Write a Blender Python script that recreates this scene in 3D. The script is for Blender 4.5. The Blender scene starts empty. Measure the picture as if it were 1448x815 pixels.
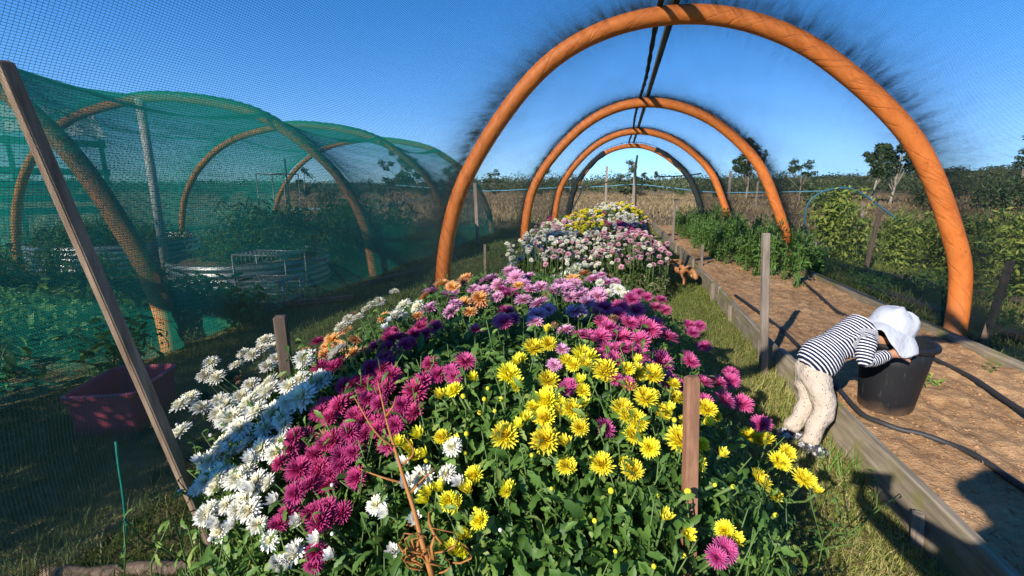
import bpy, math, random
import numpy as np
from mathutils import Vector, Matrix, Euler
random.seed(7); RS = np.random.RandomState(11)
R = math.radians
sc = bpy.context.scene
COL = sc.collection
H = 1.25                                   # eye height

# ---------------------------------------------------------------- camera
F_PX = 660.0; PITCH = math.atan(142/660); YAW = math.atan(151/660*math.cos(PITCH))
cf = Vector((-math.sin(YAW)*math.cos(PITCH), math.cos(YAW)*math.cos(PITCH), -math.sin(PITCH)))
cr = Vector((math.cos(YAW), math.sin(YAW), 0)); cu = cr.cross(cf)
cam_d = bpy.data.cameras.new("camera"); cam = bpy.data.objects.new("camera", cam_d); COL.objects.link(cam)
cam.matrix_world = Matrix(((cr.x, cu.x, -cf.x, 0), (cr.y, cu.y, -cf.y, 0), (cr.z, cu.z, -cf.z, H), (0, 0, 0, 1)))
cam_d.sensor_width = 36; cam_d.lens = F_PX/1448*36; cam_d.clip_start = .02; cam_d.clip_end = 6000
sc.camera = cam

def ray(px, py): return cf + cr*((px-724)/F_PX) - cu*((py-407.5)/F_PX)
def gp(px, py, z=0.0):
    d = ray(px, py); t = (z-H)/d.z
    return Vector((t*d.x, t*d.y, z))
def xp(px, py, X):
    d = ray(px, py); t = X/d.x
    return Vector((X, t*d.y, H+t*d.z))
def yp(px, py, Y):
    d = ray(px, py); t = Y/d.y
    return Vector((t*d.x, Y, H+t*d.z))

# ---------------------------------------------------------------- light
AZ, EL = R(27.5), R(27.0)                  # shadows fall towards AZ (clockwise from +Y)
SUNV = Vector((-math.sin(AZ)*math.cos(EL), -math.cos(AZ)*math.cos(EL), math.sin(EL)))
sd = bpy.data.lights.new("sun", 'SUN'); sd.energy = 4.3; sd.angle = R(.53); sd.color = (1, .91, .78)
so = bpy.data.objects.new("sun", sd); COL.objects.link(so)
so.rotation_euler = SUNV.to_track_quat('Z', 'Y').to_euler()
w = bpy.data.worlds.new("World"); sc.world = w; w.use_nodes = True
nt = w.node_tree; nt.nodes.clear()
sky = nt.nodes.new('ShaderNodeTexSky'); sky.sky_type = 'NISHITA'; sky.sun_disc = False
sky.sun_elevation = EL; sky.sun_rotation = AZ+math.pi; sky.air_density = 1.0; sky.dust_density = 0.0; sky.ozone_density = 4.0; sky.altitude = 1800
hs = nt.nodes.new('ShaderNodeHueSaturation'); hs.inputs['Saturation'].default_value = 1.28; hs.inputs['Hue'].default_value = .505
bg = nt.nodes.new('ShaderNodeBackground'); bg.inputs[1].default_value = .15
wo = nt.nodes.new('ShaderNodeOutputWorld')
nt.links.new(sky.outputs[0], hs.inputs['Color']); m1 = nt.nodes.new('ShaderNodeVectorMath'); m1.operation = 'MULTIPLY_ADD'; m1.inputs[1].default_value = (.30, .13, .055); m1.inputs[2].default_value = (1, 1, 1)
m2 = nt.nodes.new('ShaderNodeVectorMath'); m2.operation = 'DIVIDE'        # soft shoulder so the horizon band is not blown out
nt.links.new(hs.outputs[0], m1.inputs[0]); nt.links.new(hs.outputs[0], m2.inputs[0]); nt.links.new(m1.outputs[0], m2.inputs[1]); nt.links.new(m2.outputs[0], bg.inputs[0]); nt.links.new(bg.outputs[0], wo.inputs[0])
sc.view_settings.view_transform = 'Standard'; sc.view_settings.look = 'None'; sc.view_settings.exposure = .86; sc.view_settings.gamma = 1
sc.render.engine = 'CYCLES'
cy = sc.cycles; cy.transparent_max_bounces = 24; cy.max_bounces = 6; cy.diffuse_bounces = 3; cy.glossy_bounces = 2
cy.transmission_bounces = 3; cy.use_denoising = True; cy.caustics_reflective = False; cy.caustics_refractive = False
cy.sample_clamp_indirect = 4

# ---------------------------------------------------------------- objects / tags
def link(o, parent=None):
    COL.objects.link(o)
    if parent is not None: o.parent = parent
    return o
def tag(o, label=None, cat=None, group=None, kind=None):
    if label: o['label'] = label
    if cat: o['category'] = cat
    if group: o['group'] = group
    if kind: o['kind'] = kind
    return o
def empty(name, loc=(0, 0, 0), rz=0, **kw):
    o = bpy.data.objects.new(name, None); o.location = loc; o.rotation_euler = (0, 0, rz); o.empty_display_size = .05
    link(o); return tag(o, **kw)
def copy_tree(o, parent=None):
    c = o.copy(); COL.objects.link(c); c.parent = parent
    for ch in list(o.children): copy_tree(ch, c)
    return c

# ---------------------------------------------------------------- mesh builders
def tube_geo(pts, rad, n=10, cap=True, squash=1.0):
    pts = [Vector(p) for p in pts]; N = len(pts)
    if not hasattr(rad, '__len__'): rad = [rad]*N
    T = []
    for i in range(N):
        a = pts[max(0, i-1)]; b = pts[min(N-1, i+1)]; T.append((b-a).normalized())
    up = Vector((0, 0, 1)) if abs(T[0].z) < .9 else Vector((0, 1, 0))
    nrm = (up-T[0]*up.dot(T[0])).normalized(); V = []; Fc = []
    for i in range(N):
        nrm = (nrm-T[i]*nrm.dot(T[i])).normalized(); bn = T[i].cross(nrm)
        for k in range(n):
            a = 2*math.pi*k/n
            V.append(pts[i]+(nrm*math.cos(a)*squash+bn*math.sin(a))*rad[i])
    for i in range(N-1):
        for k in range(n):
            k2 = (k+1) % n
            Fc.append((i*n+k, i*n+k2, (i+1)*n+k2, (i+1)*n+k))
    if cap:
        Fc.append(tuple(range(n))[::-1]); Fc.append(tuple((N-1)*n+k for k in range(n)))
    return V, Fc
class MB:
    def __init__(s): s.V = []; s.F = []; s.M = []; s.sm = []
    def add(s, V, Fc, m=0, smooth=False):
        o = len(s.V); s.V += [tuple(v) for v in V]
        for f in Fc: s.F.append(tuple(i+o for i in f)); s.M.append(m); s.sm.append(smooth)
        return s
    def tube(s, pts, rad, n=10, m=0, cap=True, squash=1.0):
        V, Fc = tube_geo(pts, rad, n, cap, squash); return s.add(V, Fc, m, True)
    def box(s, c, d, m=0, rot=None, bev=0.0, jit=0.0):
        x, y, z = d[0]/2, d[1]/2, d[2]/2; c = Vector(c)
        if bev <= 0:
            V = [Vector((i*x, j*y, k*z)) for k in (-1, 1) for j in (-1, 1) for i in (-1, 1)]
            Fc = [(0, 2, 3, 1), (4, 5, 7, 6), (0, 1, 5, 4), (2, 6, 7, 3), (0, 4, 6, 2), (1, 3, 7, 5)]
        else:
            ring = []
            b = bev
            for k, ins in ((-1, b), (-1, 0), (1, 0), (1, b)):
                zz = k*z + (b if (k < 0 and ins == 0) else 0) - (b if (k > 0 and ins == 0) else 0)
                X, Y = x-ins, y-ins
                ring.append([Vector((-X+b, -Y, zz)), Vector((X-b, -Y, zz)), Vector((X, -Y+b, zz)), Vector((X, Y-b, zz)),
                             Vector((X-b, Y, zz)), Vector((-X+b, Y, zz)), Vector((-X, Y-b, zz)), Vector((-X, -Y+b, zz))])
            V = [v for r_ in ring for v in r_]; Fc = [tuple(range(8))[::-1], tuple(range(24, 32))]
            for q in range(3):
                for k in range(8): Fc.append((q*8+k, q*8+(k+1) % 8, (q+1)*8+(k+1) % 8, (q+1)*8+k))
        if jit:
            V = [v+Vector((random.uniform(-jit, jit), random.uniform(-jit, jit), random.uniform(-jit, jit))) for v in V]
        if rot is not None: V = [rot @ v for v in V]
        return s.add([v+c for v in V], Fc, m)
    def bar(s, a, b, wx, wy, m=0, bev=0.003, jit=0.0, twist=0.0):
        a, b = Vector(a), Vector(b); d = b-a
        q = d.to_track_quat('Z', 'Y').to_matrix() @ Matrix.Rotation(twist, 3, 'Z')
        return s.box((a+b)/2, (wx, wy, d.length), m, q, bev, jit)
    def lathe(s, prof, n=24, m=0, c=(0, 0, 0), rot=None):
        V = []; Fc = []; c = Vector(c)
        for r_, z in prof:
            for k in range(n):
                a = 2*math.pi*k/n; v = Vector((r_*math.cos(a), r_*math.sin(a), z))
                V.append((rot @ v if rot is not None else v)+c)
        for i in range(len(prof)-1):
            for k in range(n): Fc.append((i*n+k, i*n+(k+1) % n, (i+1)*n+(k+1) % n, (i+1)*n+k))
        return s.add(V, Fc, m, True)
    def mesh(s, name, mats):
        me = bpy.data.meshes.new(name); me.from_pydata(s.V, [], s.F)
        for mt in (mats if isinstance(mats, (list, tuple)) else [mats]): me.materials.append(mt)
        me.polygons.foreach_set('material_index', s.M); me.polygons.foreach_set('use_smooth', s.sm); me.update(); return me
    def build(s, name, mats, parent=None, **kw):
        o = bpy.data.objects.new(name, s.mesh(name, mats)); link(o, parent); return tag(o, **kw)
def recenter(o):
    """move a top-level mesh's origin to the base of its geometry"""
    me = o.data; n = len(me.vertices); co = np.empty(n*3, 'f'); me.vertices.foreach_get('co', co); co = co.reshape(-1, 3)
    c = co.mean(0); c[2] = co[:, 2].min(); co -= c; me.vertices.foreach_set('co', co.ravel()); me.update()
    o.location = Vector(o.location)+Vector([float(x) for x in c]); return o

def scatter_mesh(name, TV, TF, Ms, Ls, mats, tint=None, smooth=False, matidx=None, tattr=None):
    """many copies of one template joined in one mesh. TV (n,3); TF faces of equal or mixed size"""
    TV = np.asarray(TV, 'f'); Ms = np.asarray(Ms, 'f'); Ls = np.asarray(Ls, 'f'); K = len(Ls); n = len(TV)
    V = np.einsum('kij,nj->kni', Ms, TV)+Ls[:, None, :]
    sizes = np.array([len(f) for f in TF]); flat = np.concatenate([np.array(f) for f in TF])
    loops = (flat[None, :]+(np.arange(K)*n)[:, None]).ravel()
    tot = np.tile(sizes, K); st = np.concatenate([[0], np.cumsum(tot)[:-1]])
    me = bpy.data.meshes.new(name)
    me.vertices.add(K*n); me.vertices.foreach_set('co', V.astype('f').ravel())
    me.loops.add(len(loops)); me.loops.foreach_set('vertex_index', loops.astype('i'))
    me.polygons.add(len(tot)); me.polygons.foreach_set('loop_start', st.astype('i')); me.polygons.foreach_set('loop_total', tot.astype('i'))
    for mt in (mats if isinstance(mats, (list, tuple)) else [mats]): me.materials.append(mt)
    if matidx is not None: me.polygons.foreach_set('material_index', np.tile(np.array(matidx, 'i'), K))
    if smooth: me.polygons.foreach_set('use_smooth', np.ones(len(tot), bool))
    if tint is None: tint = RS.rand(K)
    a = me.attributes.new('tint', 'FLOAT', 'POINT'); a.data.foreach_set('value', np.repeat(tint, n).astype('f'))
    if tattr is not None:
        a = me.attributes.new('along', 'FLOAT', 'POINT'); a.data.foreach_set('value', np.tile(np.array(tattr, 'f'), K))
    me.update(); me.validate(); return me
def scatter(name, *a, parent=None, tagkw=None, **k):
    o = bpy.data.objects.new(name, scatter_mesh(name, *a, **k)); link(o, parent)
    if tagkw: tag(o, **tagkw)
    return o
def frames(nrm, yaw, scale):
    """rotation matrices whose local z = nrm, spun by yaw, scaled (k,) or (k,3)"""
    nrm = np.asarray(nrm, float); nrm = nrm/np.linalg.norm(nrm, axis=1)[:, None]
    ref = np.where(np.abs(nrm[:, 2:3]) < .95, np.array([[0, 0, 1.]]), np.array([[1., 0, 0]]))
    x = np.cross(ref, nrm); x /= np.linalg.norm(x, axis=1)[:, None]; y = np.cross(nrm, x)
    c, s = np.cos(yaw)[:, None], np.sin(yaw)[:, None]
    X = x*c+y*s; Y = -x*s+y*c; M = np.stack([X, Y, nrm], axis=2)
    scale = np.asarray(scale, float)
    if scale.ndim == 1: scale = np.stack([scale]*3, 1)
    return M*scale[:, None, :]

# ---------------------------------------------------------------- materials
def mat(name):
    m = bpy.data.materials.new(name); m.use_nodes = True; m.node_tree.nodes.clear(); return m, NT(m.node_tree)
class NT:
    def __init__(s, t): s.t = t
    def n(s, typ, **kw):
        nd = s.t.nodes.new('ShaderNode'+typ)
        for k, v in kw.items():
            if k.startswith('i_'):
                key = k[2:]; key = int(key) if key.isdigit() else key.replace('_', ' ')
                if isinstance(v, bpy.types.NodeSocket): s.t.links.new(v, nd.inputs[key])
                else: nd.inputs[key].default_value = v
            else: setattr(nd, k, v)
        return nd
    def math(s, op, a, b=0.0, c=0.0, clamp=False):
        nd = s.t.nodes.new('ShaderNodeMath'); nd.operation = op; nd.use_clamp = clamp
        for i, v in enumerate((a, b, c)):
            if isinstance(v, bpy.types.NodeSocket): s.t.links.new(v, nd.inputs[i])
            else: nd.inputs[i].default_value = v
        return nd.outputs[0]
    def mix(s, f, a, b, bt='MIX'):
        nd = s.t.nodes.new('ShaderNodeMix'); nd.data_type = 'RGBA'; nd.blend_type = bt
        for key, v in ((0, f), (6, a), (7, b)):
            if isinstance(v, bpy.types.NodeSocket): s.t.links.new(v, nd.inputs[key])
            else: nd.inputs[key].default_value = v if key == 0 else (*v, 1)[:4]
        return nd.outputs[2]
    def ramp(s, f, stops):
        nd = s.t.nodes.new('ShaderNodeValToRGB'); e = nd.color_ramp.elements
        while len(e) < len(stops): e.new(.5)
        for q, (p, c) in zip(e, stops): q.position = p; q.color = (*c, 1)[:4]
        s.t.links.new(f, nd.inputs[0]); return nd.outputs[0]
    def attr(s, name): return s.n('Attribute', attribute_name=name).outputs['Fac']
    def obj(s, scale=(1, 1, 1)):
        tc = s.n('TexCoord'); mp = s.n('Mapping', i_Vector=tc.outputs['Object']); mp.inputs['Scale'].default_value = scale; return mp.outputs[0]
    def pos(s, scale=(1, 1, 1)):
        g = s.n('NewGeometry'); mp = s.n('Mapping', i_Vector=g.outputs['Position']); mp.inputs['Scale'].default_value = scale; return mp.outputs[0]
    def noise(s, v, scale, detail=4, rough=.6):
        nd = s.n('TexNoise', i_Vector=v, i_Scale=scale, i_Detail=detail, i_Roughness=rough); return nd.outputs[0]
    def bump(s, h, strength=.4, dist=.01): return s.n('Bump', i_Height=h, i_Strength=strength, i_Distance=dist).outputs[0]
    def out(s, sh): s.t.links.new(sh, s.n('OutputMaterial').inputs[0])
    def pbr(s, col, rough=.7, nrm=None, spec=.3, metal=0.0, **kw):
        nd = s.n('BsdfPrincipled')
        for key, v in (('Base Color', col), ('Roughness', rough), ('Specular IOR Level', spec), ('Metallic', metal)):
            if isinstance(v, bpy.types.NodeSocket): s.t.links.new(v, nd.inputs[key])
            else: nd.inputs[key].default_value = (*v, 1) if key == 'Base Color' else v
        if nrm is not None: s.t.links.new(nrm, nd.inputs['Normal'])
        return nd.outputs[0]

def leaf_mat(name, stops, trans=.3, rough=.55, tcol=None, noise=0.0):
    m, T = mat(name); tint = T.attr('tint'); c = T.ramp(tint, stops)
    if noise:
        c = T.mix(T.math('MULTIPLY', T.noise(T.pos(), noise, 2), 1.0), c, T.mix(.45, c, (0, 0, 0)), 'MIX')
    b = T.pbr(c, rough, spec=.35)
    tr = T.n('BsdfTranslucent', i_Color=T.mix(.5, c, tcol or stops[-1][1]))
    ms = T.n('MixShader', i_0=trans, i_1=b, i_2=tr.outputs[0]); T.out(ms.outputs[0]); return m
def petal_mat(name, inner, outer, tip=None, trans=.22):
    m, T = mat(name); al = T.attr('along'); lay = T.attr('tint')
    c = T.ramp(al, [(0, inner), (.45, outer), (1, tip or outer)])
    rnd = T.n('ObjectInfo').outputs['Random']
    c = T.mix(T.math('MULTIPLY', lay, .85), c, inner)
    hsn = T.n('HueSaturation', i_Color=c, i_Hue=T.math('MULTIPLY_ADD', rnd, .016, .492), i_Value=T.math('MULTIPLY_ADD', rnd, .22, .86))
    b = T.pbr(hsn.outputs[0], .6, spec=.15); tr = T.n('BsdfTranslucent', i_Color=hsn.outputs[0])
    T.out(T.n('MixShader', i_0=trans, i_1=b, i_2=tr.outputs[0]).outputs[0]); return m
def wood_mat(name, dark, light, axis='Z', rough=.85, moss=None, scale=1.0):
    m, T = mat(name); s = [28*scale]*3; s['XYZ'.index(axis)] = 1.6*scale
    v = T.obj(tuple(s)); a = T.noise(v, 1.6, 6, .65); b = T.noise(T.obj(), 5, 3)
    f = T.math('ADD', T.math('MULTIPLY', a, .75), T.math('MULTIPLY', b, .3))
    c = T.ramp(f, [(.3, dark), (.52, tuple((x+y)/2 for x, y in zip(dark, light))), (.72, light)])
    if moss: c = T.mix(T.ramp(T.noise(T.obj(), 3.2, 5), [(.5, (0, 0, 0)), (.62, (.8, .8, .8))]), c, moss)
    T.out(T.pbr(c, rough, T.bump(a, .5, .004), spec=.2)); return m
def plain_mat(name, col, rough=.6, spec=.3, metal=0.0, var=.25, scale=20, bump=.15):
    m, T = mat(name); nz = T.noise(T.obj(), scale, 4); c = T.mix(T.math('MULTIPLY', nz, var*2), col, tuple(x*.55 for x in col))
    T.out(T.pbr(c, rough, T.bump(nz, bump, .004), spec=spec, metal=metal)); return m

M = {}
M['wood_grey'] = wood_mat('weathered_wood', (.10, .075, .055), (.42, .35, .28))
M['wood_greyY'] = wood_mat('weathered_board', (.10, .08, .055), (.40, .34, .25), 'Y', moss=(.20, .19, .05))
M['wood_tan'] = wood_mat('sawn_wood', (.10, .065, .045), (.40, .29, .20))
M['wood_red'] = wood_mat('red_brown_wood', (.10, .05, .03), (.33, .175, .11))
M['wood_dark'] = wood_mat('dark_wood', (.055, .038, .028), (.19, .14, .105))
M['purlin'] = wood_mat('purlin_wood', (.07, .05, .035), (.22, .17, .11), 'Y')
M['leafF'] = leaf_mat('chrysanthemum_leaf', [(0, (.024, .06, .013)), (.45, (.075, .165, .03)), (.8, (.14, .255, .05)), (1, (.23, .31, .07))], .3, .5)
M['leafB'] = leaf_mat('far_bed_leaf', [(0, (.03, .06, .015)), (.5, (.075, .13, .03)), (.85, (.16, .20, .06)), (1, (.30, .24, .12))], .25)
M['leafV'] = leaf_mat('vegetable_leaf', [(0, (.028, .08, .017)), (.6, (.075, .19, .036)), (1, (.16, .30, .055))], .3)
M['leafS'] = leaf_mat('seedling_leaf', [(0, (.05, .12, .025)), (.6, (.12, .25, .05)), (1, (.26, .38, .09))], .35)
M['leafY'] = leaf_mat('yellow_green_leaf', [(0, (.07, .12, .02)), (.5, (.22, .30, .05)), (1, (.46, .48, .10))], .35)
M['leafT'] = leaf_mat('tree_leaf', [(0, (.022, .045, .016)), (.6, (.055, .09, .03)), (1, (.10, .135, .045))], .2)
M['leafW'] = leaf_mat('woodland_leaf', [(0, (.035, .055, .025)), (.5, (.07, .095, .04)), (.9, (.11, .13, .055)), (1, (.19, .15, .07))], .15)
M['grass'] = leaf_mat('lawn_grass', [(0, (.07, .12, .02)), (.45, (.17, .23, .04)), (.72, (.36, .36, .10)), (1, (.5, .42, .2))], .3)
M['grassD'] = leaf_mat('shade_tinted_grass', [(0, (.035, .075, .015)), (.6, (.09, .16, .03)), (.9, (.2, .24, .06)), (1, (.42, .36, .16))], .3)  # darker copy of the lawn colours, shade between the tunnels put into the tint
M['grassM'] = leaf_mat('meadow_grass', [(0, (.10, .075, .03)), (.5, (.24, .17, .085)), (.8, (.38, .28, .15)), (1, (.16, .17, .05))], .2)
M['straw'] = leaf_mat('dry_straw', [(0, (.09, .05, .025)), (.4, (.22, .13, .06)), (.7, (.4, .29, .15)), (1, (.6, .48, .27))], .15)
M['stem'] = plain_mat('green_stem', (.10, .17, .045), .5)
M['calyx'] = plain_mat('green_calyx', (.09, .15, .035), .6)
M['bark'] = plain_mat('tree_bark', (.30, .25, .19), .9, scale=9)
M['barkP'] = plain_mat('pale_bark', (.42, .38, .31), .9, scale=9)
M['pvc'] = plain_mat('white_pipe', (.82, .80, .74), .5, var=.15)
M['black'] = plain_mat('black_plastic', (.012, .013, .016), .5, .35, var=.1)
m, T = mat('dusty_black_plastic'); nz = T.noise(T.obj(), 7, 5, .7); sz_ = T.n('SeparateXYZ', i_0=T.obj())
du = T.math('MULTIPLY', T.math('SUBTRACT', T.math('MULTIPLY', nz, .11), sz_.outputs['Z'], clamp=True), 9.0, clamp=True)
sc_ = T.ramp(T.noise(T.obj((30, 30, 4)), 2, 4), [(.60, (0, 0, 0)), (.68, (.35, .35, .35))])
cc = T.mix(sc_, T.mix(du, (.012, .013, .016), (.20, .13, .08)), (.07, .065, .06)); T.out(T.pbr(cc, T.math('MULTIPLY_ADD', nz, .3, .35), spec=.35)); M['blackD'] = m
M['hose'] = plain_mat('black_hose', (.025, .027, .03), .6, .5, var=.15)
M['pinkp'] = plain_mat('pink_red_plastic', (.42, .075, .10), .45, .4, var=.15)
M['tin'] = plain_mat('corrugated_metal', (.50, .51, .50), .42, .5, .7, .35, 6)
M['wire'] = plain_mat('galvanised_wire', (.33, .33, .31), .5, .5, .5)
M['gpaint'] = plain_mat('green_painted_rail', (.03, .16, .11), .6)
M['wpanel'] = plain_mat('white_sheet', (.75, .78, .76), .6, var=.1)
M['cyan'] = plain_mat('blue_twine', (.16, .46, .62), .5, var=.1)
M['cyanD'] = plain_mat('blue_hoop_pipe', (.04, .17, .26), .4, var=.15)
M['gcord'] = plain_mat('green_cord', (.02, .27, .18), .6, var=.2)
M['dcloth'] = plain_mat('dark_net_bundle', (.035, .045, .045), .9, scale=60, bump=.6)
M['orangestem'] = plain_mat('dried_orange_stem', (.38, .16, .045), .6, scale=30)
M['skin'] = plain_mat('skin', (.50, .26, .16), .5, var=.08)
M['hat'] = None

m, T = mat('orange_pipe')                     # orange pipe wrapped in stretched fabric
v = T.obj((1, 1, 1)); a = T.attr('along'); q = T.attr('around')
tw = T.n('CombineXYZ', i_X=T.math('MULTIPLY_ADD', a, 3.2, T.math('MULTIPLY', q, .55)), i_Y=T.math('MULTIPLY_ADD', q, 2.4, T.math('MULTIPLY', a, -1.3)), i_Z=0.0).outputs[0]
nz = T.noise(tw, 2.3, 5, .7); n2 = T.noise(v, 4, 3)
cc = T.ramp(nz, [(.3, (.58, .14, .028)), (.46, (.76, .215, .045)), (.7, (.82, .26, .06))])
cc = T.mix(T.math('MULTIPLY', n2, .35), cc, (.60, .18, .05))
crs = T.n('CombineXYZ', i_X=T.math('MULTIPLY_ADD', a, 4.5, T.math('MULTIPLY', q, 3.0)), i_Y=T.math('MULTIPLY', q, .8), i_Z=2.0).outputs[0]
cn = T.noise(crs, 1.0, 3, .5); crease = T.math('SUBTRACT', 1.0, T.math('MULTIPLY', T.math('ABSOLUTE', T.math('SUBTRACT', cn, .5)), 38.0), clamp=True)
cc = T.mix(T.math('MULTIPLY', crease, .28), cc, (.34, .085, .02))  # shade in the fabric creases painted as darker lines
sp = T.noise(v, 38, 2); cc = T.mix(T.ramp(sp, [(.70, (0, 0, 0)), (.74, (.7, .7, .7))]), cc, (.20, .09, .05))
pz = T.n('SeparateXYZ', i_0=T.pos()); mud = T.math('SUBTRACT', T.math('MULTIPLY_ADD', n2, .55, .02), pz.outputs['Z'], clamp=True)
cc = T.mix(T.math('MULTIPLY', mud, 3.5, clamp=True), cc, (.28, .15, .08))
nz = T.math('SUBTRACT', nz, T.math('MULTIPLY', crease, .5))
T.out(T.pbr(cc, .5, T.bump(nz, .38, .015), spec=.3)); M['orange'] = m
m, T = mat('faded_orange_pipe')
v = T.obj(); nz = T.noise(v, 6, 5)
T.out(T.pbr(T.mix(nz, (.80, .27, .06), (.74, .32, .10)), .55, T.bump(nz, .2, .01), spec=.3)); M['orangeF'] = m

def net_mat(name, col, su, sv, wu, wv, gather, tr=.35, wr=1.0):
    """open knitted net: threads cover part of the surface, more when seen edge-on (threads are round), more where it is gathered"""
    m, T = mat(name); u = T.attr('u'); vv = T.attr('v'); near = T.attr('near')
    g = T.n('NewGeometry')
    # wrinkles: streaks that run away from the hoops
    st = T.n('CombineXYZ', i_X=T.math('MULTIPLY_ADD', u, 17.0*wr, T.math('MULTIPLY', vv, 2.0)), i_Y=T.math('MULTIPLY', vv, 1.7), i_Z=0.0).outputs[0]
    wn = T.n('TexNoise', i_Vector=st, i_Scale=1.0, i_Detail=3.5, i_Roughness=.62, i_Distortion=.5).outputs[0]
    streak = T.math('MULTIPLY', T.math('SUBTRACT', wn, .40, clamp=True), 3.2)
    dens = T.math('ADD', 1.0, T.math('MULTIPLY', near, T.math('MULTIPLY_ADD', streak, gather*.55, gather*.75)))
    bmp = T.n('Bump', i_Height=wn, i_Strength=.35, i_Distance=.05)
    dt = T.n('VectorMath', operation='DOT_PRODUCT', i_0=g.outputs['Incoming'], i_1=bmp.outputs[0]).outputs['Value']
    inv = T.math('DIVIDE', 1.0, T.math('MAXIMUM', T.math('ABSOLUTE', dt), .16))
    k = T.math('MULTIPLY', dens, T.math('POWER', inv, .45))
    def thr(x, sp, wd):
        fr = T.math('FRACT', T.math('DIVIDE', x, sp))
        return T.math('LESS_THAN', fr, T.math('MULTIPLY', k, wd))
    c1 = thr(u, su, wu); c2 = thr(vv, sv, wv)
    cov = T.math('MAXIMUM', c1, c2)
    d = T.n('BsdfDiffuse', i_Color=(*col, 1)); t2 = T.n('BsdfTranslucent', i_Color=(*[min(1, x*1.3) for x in col], 1))
    fab = T.n('MixShader', i_0=tr, i_1=d.outputs[0], i_2=t2.outputs[0])
    tp = T.n('BsdfTransparent')
    T.out(T.n('MixShader', i_0=cov, i_1=tp.outputs[0], i_2=fab.outputs[0]).outputs[0]); return m
M['netB'] = net_mat('black_shade_net', (.03, .05, .05), .0075, .0105, .135, .07, 3.0, .35)
M['netG'] = net_mat('green_shade_net', (.012, .31, .225), .009, .0125, .315, .135, .7, .5)

m, T = mat('ground')
p = T.pos(); n1 = T.noise(p, .35, 5); n2 = T.noise(p, 9, 5, .7); n3 = T.noise(p, 40, 3)
sx = T.n('SeparateXYZ', i_0=p)
far = T.n('MapRange', i_0=T.math('ADD', sx.outputs['Y'], T.math('MULTIPLY', n1, 5)), i_1=15.0, i_2=19.0).outputs[0]
nearc = T.ramp(T.math('ADD', T.math('MULTIPLY', n1, .35), T.math('MULTIPLY', n2, .6)), [(.36, (.055, .07, .02)), (.48, (.13, .13, .045)), (.6, (.26, .20, .10))])
farc = T.ramp(T.math('ADD', T.math('MULTIPLY', T.noise(p, .06, 4), .6), T.math('MULTIPLY', n1, .4)), [(.36, (.13, .12, .05)), (.5, (.24, .165, .09)), (.65, (.33, .23, .13))])
T.out(T.pbr(T.mix(far, nearc, farc), .95, T.bump(T.math('ADD', n2, n3), .7, .03), spec=.05)); M['ground'] = m
m, T = mat('soil')
p = T.pos(); n1 = T.noise(p, 3, 6, .7); n2 = T.noise(p, 26, 5, .75); n3 = T.noise(p, 90, 2)
c = T.ramp(T.math('ADD', T.math('MULTIPLY', n1, .5), T.math('MULTIPLY', n2, .5)), [(.33, (.17, .09, .045)), (.46, (.35, .205, .105)), (.62, (.48, .31, .17))])
c = T.mix(T.ramp(T.noise(p, 55, 2), [(.66, (0, 0, 0)), (.72, (.6, .6, .6))]), c, (.10, .06, .035))
T.out(T.pbr(c, .95, T.bump(T.math('ADD', n2, T.math('MULTIPLY', n3, .5)), .8, .018), spec=.05)); M['soil'] = m
m, T = mat('hill_scrub')
p = T.pos(); n1 = T.noise(p, .012, 5); n2 = T.noise(p, .09, 5, .7)
c = T.ramp(T.math('ADD', T.math('MULTIPLY', n1, .45), T.math('MULTIPLY', n2, .55)), [(.38, (.035, .05, .024)), (.5, (.07, .09, .042)), (.62, (.14, .135, .065))])
T.out(T.pbr(c, 1.0, T.bump(n2, 1.0, 3.0), spec=0.0)); M['hill'] = m

# ---------------------------------------------------------------- ground, hills
def grid_obj(name, x0, x1, y0, y1, nx, ny, fz, mt, **kw):
    xs = np.linspace(x0, x1, nx); ys = np.linspace(y0, y1, ny); X, Y = np.meshgrid(xs, ys); Z = fz(X, Y)
    V = np.stack([X, Y, Z], 2).reshape(-1, 3); i = np.arange(nx*ny).reshape(ny, nx)
    Fq = np.stack([i[:-1, :-1], i[:-1, 1:], i[1:, 1:], i[1:, :-1]], 2).reshape(-1, 4)
    me = bpy.data.meshes.new(name); me.from_pydata(V.tolist(), [], Fq.tolist()); me.materials.append(mt)
    me.polygons.foreach_set('use_smooth', np.ones(len(Fq), bool)); me.update()
    o = bpy.data.objects.new(name, me); link(o); return tag(o, **kw)
def vnoise(X, Y, s, seed=0):
    r = np.random.RandomState(seed); Z = 0
    for k in range(5):
        a = r.rand(6)*6.28; f = s*(1.7**k)
        Z = Z+(np.sin(X*f*math.cos(a[0])+Y*f*math.sin(a[0])+a[1])*np.sin(X*f*math.sin(a[2])-Y*f*math.cos(a[2])+a[3]))/(1.55**k)
    return Z
grid_obj('ground', -900, 900, -60, 900, 40, 30, lambda X, Y: X*0, M['ground'], kind='structure')
def hillz(X, Y):
    az = np.degrees(np.arctan2(X, Y)); d = np.hypot(X, Y)
    base = np.interp(az, [-70, -45, -12, 0, 12, 22, 36, 60], [3, 3, 5, 8, 9, 12, 18, 22])
    rise = np.clip((d-130)/480, 0, 1); rise = rise*rise*(3-2*rise)
    fall = np.clip((860-d)/160, 0, 1)
    return base*rise*fall*1.0+vnoise(X, Y, .02, 3)*1.1*rise-1.5*(1-rise)-.3
grid_obj('hills', -860, 860, 60, 880, 160, 90, hillz, M['hill'], kind='structure')

# raised soil bed
def soilz(X, Y):
    return .095+.018*vnoise(X, Y, 3.1, 5)+.010*vnoise(X, Y, 11, 6)+.005*vnoise(X, Y, 37, 8)-.02*np.clip(1-np.abs(X-1.2)/.15, 0, 1)
grid_obj('soil_bed', 1.155, 2.53, 1.0, 15.5, 110, 620, soilz, M['soil'], kind='structure')

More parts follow.
